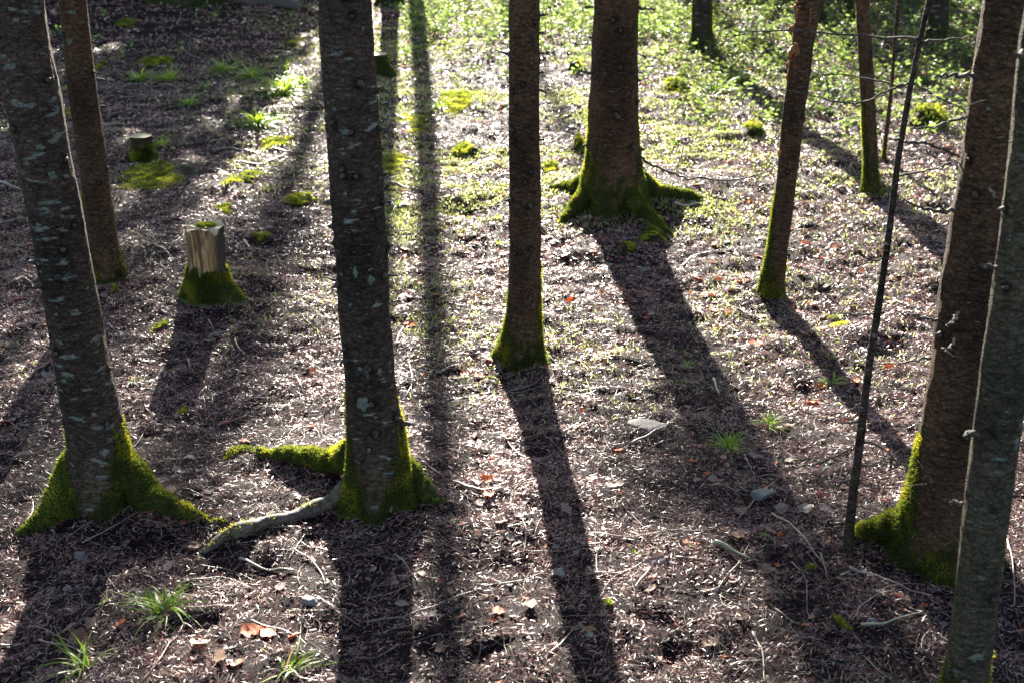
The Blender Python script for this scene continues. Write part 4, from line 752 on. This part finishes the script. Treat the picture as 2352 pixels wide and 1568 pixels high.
HT = [(z7([(900, 1568), (1000, 1450), (1090, 1310), (1170, 1200)]), .0065, 2, 'stout straight stick leaning into the largest grass tuft from the bottom edge'), (z7([(1170, 1190), (1230, 1225), (1280, 1270)]), .005, 2, 'short stick meeting the stout stick at an angle'),
 (z7([(200, 1210), (330, 1250), (430, 1300), (500, 1370)]), .004, 0, 'thin curved twig at the lower left, upper one'), (z7([(250, 1300), (400, 1330), (560, 1395)]), .006, 0, 'thicker curved stick at the lower left under the thin one'), (z7([(1530, 780), (1620, 820), (1760, 850), (1885, 855)]), .008, 2, 'pale bent stick below the long bare root'),
 (z7([(1880, 720), (1980, 780), (2050, 870), (2080, 975)]), .005, 0, 'curved twig below the thick grey trunk, bending downward'), (z7([(1925, 675), (2050, 715), (2200, 750)]), .005, 3, 'twig in the shade below the foot of the thick grey trunk'), (z7([(1680, 90), (1720, 180), (1815, 280)]), .006, 0, 'pale stick resting across the mossy upper root'),
 (z7([(1600, 1170), (1750, 1220), (1900, 1280), (1960, 1330)]), .005, 0, 'thin twig right of the dark orange leaves'), (z7([(1270, 820), (1450, 850), (1640, 930)]), .005, 3, 'twig running right below the long bare root'), (z7([(1200, 920), (1430, 900), (1620, 980)]), .005, 0, 'arched twig above the dark orange leaves'), (z7([(665, 840), (700, 920), (770, 1000)]), .004, 3, 'dull twig in the leaning trunk shadow'),
 (z7([(1830, 1110), (1950, 1108), (2085, 1110)]), .004, 2, 'straight pale twig below the small grey rock'), (z7([(2030, 1020), (2120, 1090), (2300, 1210)]), .004, 1, 'twig trailing from the small grey rock into shade'), (z7([(1200, 1090), (1350, 1080), (1500, 1080)]), .004, 2, 'pale blade-like twig right of the largest grass tuft'), (z7([(290, 225), (400, 265), (420, 280)]), .005, 2, 'short pale stick beside the left foot of the leaning trunk'),
 (z7([(150, 560), (205, 490), (210, 410), (195, 395)]), .005, 0, 'crooked twig against the left root of the leaning trunk'), (z7([(0, 1335), (80, 1332), (160, 1325)]), .007, 1, 'stick end at the left edge near the bottom'),
 (z8([(430, 750), (510, 830), (590, 955)]), .005, 2, 'bent twig in the shade of the thick grey trunk'), (z8([(0, 1065), (100, 1140), (210, 1215)]), .005, 1, 'straight twig low in the thick trunk shadow'), (z8([(250, 1185), (560, 1120), (800, 1030), (1050, 940), (1390, 860)]), .005, 1, 'very long thin twig crossing the lower centre'), (z8([(800, 290), (900, 325), (1000, 345), (1150, 345)]), .009, 2, 'thick dead stick under the pair of orange leaves'),
 (z8([(1130, 0), (1180, 80), (1280, 140), (1480, 210)]), .007, 0, 'long curved stick crossing into the central shadow'), (z8([(1390, 0), (1480, 80), (1560, 160)]), .005, 1, 'twig at the right side of the central shadow'), (z8([(1240, 520), (1265, 620), (1250, 750)]), .006, 2, 'upright-lying pale stick left of the central shadow'), (z8([(1360, 490), (1400, 570), (1490, 610)]), .004, 0, 'curved twig inside the central shadow'),
 (z8([(1880, 430), (1950, 510), (2050, 610)]), .004, 0, 'fine curved twig right of the central shadow'), (z8([(1680, 620), (1900, 640), (2150, 600), (2352, 570)]), .004, 0, 'long thin twig right of the central shadow'), (z8([(1650, 880), (1900, 860), (2050, 760)]), .005, 2, 'twig leading to the mushroom-like leaf'), (z8([(1960, 970), (2050, 850)]), .007, 2, 'short stick in the lower centre, left of two'), (z8([(2070, 930), (2100, 875)]), .006, 2, 'short stick in the lower centre, right of two'),
 (z8([(1400, 1400), (1550, 1250), (1680, 1120), (1760, 990)]), .005, 3, 'diagonal twig crossing the foot of the central shadow'), (z8([(1660, 690), (1810, 672)]), .006, 2, 'short pale stick touching the central shadow'),
 (z9([(390, 980), (460, 880), (540, 795), (600, 680)]), .005, 2, 'forked twig standing over the mossy stick'), (z9([(500, 770), (540, 797), (640, 797)]), .004, 2, 'small side twig of the forked twig'), (z9([(380, 680), (470, 720), (600, 790)]), .014, 4, 'thick short mossy stick in the lower right'), (z9([(130, 770), (260, 780), (380, 805)]), .006, 2, 'straight stick left of the thick mossy stick'),
 (z9([(740, 495), (850, 550), (940, 640), (1010, 740), (1060, 800)]), .008, 2, 'long curved pale stick in front of the dead sapling'), (z9([(1055, 745), (1070, 800), (1090, 875)]), .005, 2, 'short twig at the end of the long curved stick'), (z9([(1240, 840), (1400, 890), (1560, 950), (1760, 1020)]), .009, 2, 'long straight stick in front of the broad right-hand trunk'), (z9([(1180, 890), (1250, 855)]), .006, 2, 'short stick at the end of the long straight stick'),
 (z9([(1285, 1150), (1300, 1090), (1380, 1030), (1580, 970)]), .005, 0, 'arched twig above the round grey stone'), (z9([(1310, 1205), (1430, 1200), (1540, 1165), (1700, 1125)]), .008, 4, 'greenish stick lying against the round grey stone'), (z9([(1620, 1095), (1700, 1122)]), .005, 2, 'short pale twig meeting the greenish stick'), (z9([(620, 1250), (680, 1370), (695, 1568)]), .006, 2, 'curved stick running off the bottom edge'), (z9([(470, 1470), (560, 1435), (680, 1430)]), .006, 2, 'stick ending at the curved one near the bottom edge'),
 (z9([(870, 800), (960, 920), (965, 1050), (980, 1160)]), .004, 0, 'curved dark twig below the dead sapling'), (z9([(1350, 1420), (1430, 1500), (1520, 1568)]), .005, 0, 'twig at the bottom edge left of the near trunk'), (z9([(1750, 1230), (1705, 1290), (1695, 1380)]), .005, 2, 'short bent pale twig left of the near trunk'), (z9([(520, 540), (620, 420), (720, 320), (780, 270)]), .006, 1, 'thin stick leaning over the grey rock'), (z9([(580, 290), (660, 255), (860, 250)]), .005, 0, 'arched twig above the grey rock'),
 (z9([(2240, 640), (2280, 830), (2290, 1060), (2270, 1080)]), .006, 0, 'hooked twig at the right edge beside the near trunk'), (z9([(760, 1100), (830, 1150), (920, 1200)]), .006, 1, 'brown stick right of the lower moss cushion'), (z9([(1220, 880), (1300, 930), (1390, 970)]), .005, 3, 'dark stick under the long straight stick'),
 (z5([(480, 710), (450, 760), (440, 810)]), .010, 2, 'short white stick right of the thick grey trunk'), (z5([(520, 920), (540, 1020), (520, 1100), (470, 1180)]), .007, 2, 'crooked pale stick right of the thick grey trunk'), (z5([(690, 990), (780, 950), (860, 935)]), .008, 2, 'stick left of the slim central trunk shadow'), (z5([(1070, 1010), (1150, 925), (1230, 830)]), .005, 1, 'thin twig leaning on the foot of the slim central trunk'), (z5([(1170, 1105), (1290, 1070), (1380, 1000)]), .007, 1, 'bent stick across the central shadow'),
 (z5([(1930, 1450), (2050, 1390), (2200, 1310)]), .011, 1, 'thick stick below the pale flat rock'), (z5([(2130, 950), (2150, 1020), (2200, 1080)]), .006, 3, 'twig beside the left edge of the wide shadow'), (z5([(1440, 1090), (1700, 1090), (2100, 1100)]), .005, 2, 'long pale twig above the flat rock'), (z5([(1790, 880), (2000, 900), (2230, 935)]), .005, 2, 'straight twig crossing into the wide shadow'), (z5([(1500, 1370), (1560, 1330), (1620, 1290)]), .006, 2, 'short stick left of the flat rock'),
 (z6([(370, 1035), (385, 1080), (405, 1130)]), .014, 2, 'chunky pale stick in the wide shadow'), (z6([(160, 315), (260, 240), (440, 225)]), .007, 2, 'pale arched stick below the thickest trunk'), (z6([(460, 775), (520, 760), (560, 730)]), .010, 2, 'curled bark stick in the bright strip'), (z6([(440, 540), (620, 620), (820, 710)]), .007, 2, 'long stick in the bright strip left of the torn-bark trunk'), (z6([(560, 490), (620, 460), (680, 440)]), .006, 2, 'stick at the foot of the torn-bark trunk'), (z6([(600, 560), (640, 610), (625, 650)]), .004, 2, 'thin twig in the bright strip'),
 (z4([(1200, 900), (1210, 950)]), .006, 0, 'short twig end near the split stump'), (z4([(1600, 1240), (1800, 1180), (2200, 1150)]), .004, 1, 'long fine twig left of the thick grey trunk'), (z4([(1405, 1320), (1500, 1290), (1570, 1265)]), .007, 1, 'stick beside the dark red leaf above the mossy root'), (z4([(1890, 1010), (1915, 1060), (1930, 1090)]), .008, 2, 'short forked pale stick left of the thick grey trunk'), (z4([(1500, 780), (1520, 830), (1560, 865)]), .009, 2, 'stick end poking from moss left of the thick grey trunk'),
 (z4([(1120, 1275), (1160, 1230), (1185, 1205)]), .008, 2, 'pale twig across the small moss pad'), (z4([(1330, 665), (1355, 690), (1365, 730)]), .007, 2, 'bent pale twig in the split stump shadow'), (z4([(1310, 1180), (1300, 1130), (1340, 1070)]), .004, 2, 'curled twig between the two left trunks'), (z4([(1355, 1190), (1360, 1130), (1400, 1105)]), .005, 2, 'second curled twig between the two left trunks'), (z4([(220, 980), (270, 950), (320, 915)]), .007, 0, 'straight stick behind the leaning trunk at the left'),
 (z4([(80, 420), (160, 370), (250, 345)]), .010, 0, 'stick left of the leaning trunk beside the red-tipped leaf'), (z4([(130, 380), (200, 430), (270, 485)]), .007, 2, 'pale twig crossing beside the red-tipped leaf'), (z4([(1030, 600), (1150, 610), (1240, 618)]), .006, 2, 'straight twig in front of the split stump, left'), (z4([(960, 280), (1100, 300), (1200, 310)]), .006, 2, 'pale twig left of the split stump'), (z4([(940, 160), (1060, 215), (1150, 290)]), .007, 2, 'curved twig left of the split stump top'), (z4([(1450, 315), (1550, 325), (1620, 330)]), .007, 2, 'straight twig right of the split stump'), (z4([(1560, 155), (1580, 180), (1600, 205)]), .014, 2, 'thick pale stick end right of the split stump'),
 (z1([(700, 740), (850, 715), (950, 720), (1060, 735)]), .018, 3, 'dark crooked stick above the small flat-topped stump'), (z1([(920, 365), (1050, 375), (1180, 370)]), .020, 3, 'dark stick on the mossy strip at the upper left'), (z1([(1160, 320), (1240, 365), (1370, 400)]), .014, 3, 'dark stick in the upper shade'), (z1([(1360, 985), (1480, 960), (1620, 990)]), .022, 3, 'dark arched stick right of the small flat-topped stump'), (z1([(1510, 1045), (1650, 1060), (1740, 1030), (1820, 990)]), .018, 3, 'dark forked stick left of the thick grey trunk'), (z1([(1740, 950), (1800, 970), (1880, 985)]), .016, 3, 'dark stick beside the thick grey trunk'),
 (z1([(1330, 1090), (1430, 1105), (1515, 1095)]), .013, 3, 'thin dark stick right of the moss mat'), (z1([(0, 1180), (70, 1205), (145, 1230)]), .028, 3, 'thick dark stick at the left edge'), (z1([(1730, 320), (1850, 340), (1990, 355)]), .014, 3, 'dark stick in the far shade left of the thick trunk'), (z1([(0, 1440), (90, 1415), (180, 1412)]), .015, 3, 'dark stick at the left edge, below the thick one'),
 (z2([(340, 740), (430, 745), (500, 770)]), .018, 3, 'dark stick right of the thick grey trunk on the moss'), (z2([(350, 1175), (430, 1190), (530, 1210)]), .016, 3, 'dark stick beside the thick grey trunk at mid height'), (z3([(660, 1200), (700, 1185), (760, 1175)]), .012, 3, 'dark stick left of the torn-bark trunk'), (z3([(1160, 1225), (1210, 1215), (1260, 1255)]), .025, 0, 'pale chunky wood piece left of the narrow mossy-footed trunk'), (z3([(120, 1310), (200, 1325), (290, 1310)]), .018, 2, 'pale stick near the right root of the thickest trunk'),
 (z2([(1500, 1240), (1430, 1290)]), .008, 2, 'small stick by the left root of the thickest trunk'), (z3([(0, 250), (120, 270), (260, 230)]), .018, 3, 'dark fallen branch in the far undergrowth')]
for pts, r, c, lb in HT:
    P = catmull([tuple(G(*p)) for p in pts], 12); P[:, 2] = gz(P[:, 0], P[:, 1])+r*.7+.003
    twig_obj(P, r*.72, TW[c], lb, 'fallen twigs and sticks', 0)
for k in range(300-len(HT)):
    y = 3.6+5.0*rng.random(); x = (rng.random()*2-1)*.44*y; px, py = proj(x, y)
    if not (0 < px < 2352 and py < 1568): x = 0.2*rng.normal(); 
    L = .12+.28*rng.random()**1.5; r = .0016+.0022*rng.random(); nr = near(x, y)
    twig_obj(twig_pts(x, y, rng.random()*6.283, L, .8*(rng.random()-.5)), r, TW[int(rng.integers(5))], f'thin bare twig on the litter nearest {nr}', f'thin twigs near {nr}', int(rng.random() < .4))
A = Acc()
for k in range(19000):
    y = 3.3+12*rng.random()**1.2; x = (rng.random()*2-1)*(.47*y+2.0); L = .04+.13*rng.random(); fr = max(1, y/6)
    P = twig_pts(x, y, rng.random()*6.283, L*fr, .9*(rng.random()-.5), .004+.006*rng.random(), 5)
    V, Fl = tube(P, np.linspace(1, .5, 5)*(.0006+.0008*rng.random())*fr, 4, cap=False); A.add(V, Fl, np.array(TW[int(rng.integers(5))])*(.7+.5*rng.random()))
tag(A.build('fine_twigs', M['twig']), kind='stuff')

# ------------------------------------------------------------ rocks
def rock(px, py, wpx, hr, label, mat, flat=.6, seed=0):
    g = G(px, py); r = wpx/2*mpp(g); nu, nv = 56, 32
    u = np.arange(nu)*2*math.pi/nu; v = np.linspace(.02, math.pi-.02, nv); U, Vv = np.meshgrid(u, v)
    d = np.stack([np.cos(U)*np.sin(Vv), np.sin(U)*np.sin(Vv), np.cos(Vv)], -1)
    r_ = np.random.default_rng(seed+50); nn = r_.normal(size=(13, 3)); nn /= np.linalg.norm(nn, axis=1)[:, None]; nn = np.vstack([nn, [[0.1, 0.05, .99]]])
    hh = np.append(.62+.35*r_.random(13), flat); dot = np.maximum(np.einsum('uvk,nk->uvn', d, nn), .05)
    k = (hh/dot).min(-1)*(1+.07*(vnoise(d[..., 0]*6, d[..., 1]*6+seed, d[..., 2]*6, 92)-.5))
    P = d*k[..., None]*np.array([r, r*.8, r*hr])
    i = np.arange(nu*nv).reshape(nv, nu); j = np.roll(i, -1, 1)
    o = mesh_np('rock', P.reshape(-1, 3), np.stack([i[:-1], i[1:], j[1:], j[:-1]], -1).reshape(-1, 4), M[mat], loc=(g.x, g.y+r*.4, g.z+r*hr*.08))
    return tag(o, label, 'rock', 'rocks on the forest floor')
rock(1745, 1145, 54, .75, 'angular grey rock with a flat lit top, in the wide shadow at the lower right', 'rock', .55, 1)
rock(709, 1385, 38, .8, 'small angular grey rock at the edge of the thick trunk shadow', 'rock', .6, 2)
rock(1488, 985, 78, .22, 'pale flat rock half buried in pinkish sunlit litter', 'rock_pale', .5, 3)
rock(1282, 1318, 36, .6, 'small white stone at the edge of the central shadow', 'rock_pale', .7, 4)
rock(2005, 1430, 26, .8, 'round grey stone beside a greenish stick near the near trunk', 'rock', .9, 5)
rock(1478, 628-5, 22, .7, 'small brown-grey stone in the shade below the thickest trunk', 'rock', .8, 6)
rock(1355, 1520-60, 26, .5, 'little grey stone near the bottom centre', 'rock_pale', .8, 7)

# ------------------------------------------------------------ leafy undergrowth, far
UG = np.array([.13, .20, .070])
def ug_prob(px, py):
    if px > 930 and px < 1560: return 1.0 if py < 95 else (.35*max(0, 1-(py-95)/130))
    if px >= 1560: return (.95 if py < 190 else max(0, .8*(1-(py-190)/190)))*(.55+.6*float(vnoise(px*.012, py*.03, 0, 77)))
    if px > 850: return .5 if py < 25 else 0
    return .012 if py < 240 else 0
A = Acc(); k = 0; tries = 0
while k < 5200 and tries < 120000:
    tries += 1; y = 10+16*rng.random(); x = (rng.random()*2-1)*(.47*y+2.5); px, py = proj(x, y)
    if rng.random() > ug_prob(px, py): continue
    k += 1; h = .06+.26*rng.random()**1.7; z = float(gz(x, y)); nl = int(5+14*rng.random())
    P = catmull([(x, y, z), (x+.04*rng.normal(), y+.04*rng.normal(), z+h*.6), (x+.08*rng.normal(), y+.08*rng.normal(), z+h)], 4)
    V, Fl = tube(P, [.004, .003, .003, .002], 4, cap=False); A.add(V, Fl, (.10, .08, .04))
    u = rng.random(nl)**.6; Q = np.array([np.interp(u, np.linspace(0, 1, 4), P[:, c]) for c in range(3)]).T
    D = rng.normal(size=(nl, 3))*np.array([1, 1, .35]); D /= np.linalg.norm(D, axis=1)[:, None]; Q = Q+D*.05*rng.random((nl, 1))
    col = UG*(.35+.8*rng.random()**1.5)*(1 if px < 1560 else .75)+np.array([.03, .02, 0])*rng.random(); V, Fl, c = blades(Q, D, .035+.04*rng.random(nl), .026, col, .4, .3); A.add(V, Fl, c)
tag(A.build('undergrowth', M['herb']), kind='stuff')
# thin grass and moss growing through the sunny litter
n = 720000; y = 5.5+16*rng.random(n); x = (rng.random(n)*2-1)*(.47*y+1.8); px, py = proj(x, y)
w = np.where((px > 860) & (px < 1700), 1.0, np.where(px > 520, .30, .07))*np.clip(1.65-py/600, .05, 1)*1.25*np.clip(vnoise(x*1.1, y*1.1, 0, 71)*1.9-.35, 0, 1)*np.clip((vnoise(x*6, y*6, 0, 72)-.28)*5, 0, 1)
kp = rng.random(n) < w; x, y = x[kp], y[kp]; n = len(x); D = rng.normal(size=(n, 3))*.6+np.array([0, 0, 1.]); D /= np.linalg.norm(D, axis=1)[:, None]
V, Fl, c = blades(np.stack([x, y, gz(x, y)], 1), D, .018+.034*rng.random(n), np.where(y > 9, .010, .0055), (.18, .20, .085), .5, .5)
tag(mesh_np('ground_cover', V, Fl, M['herb'], None, c), kind='stuff')
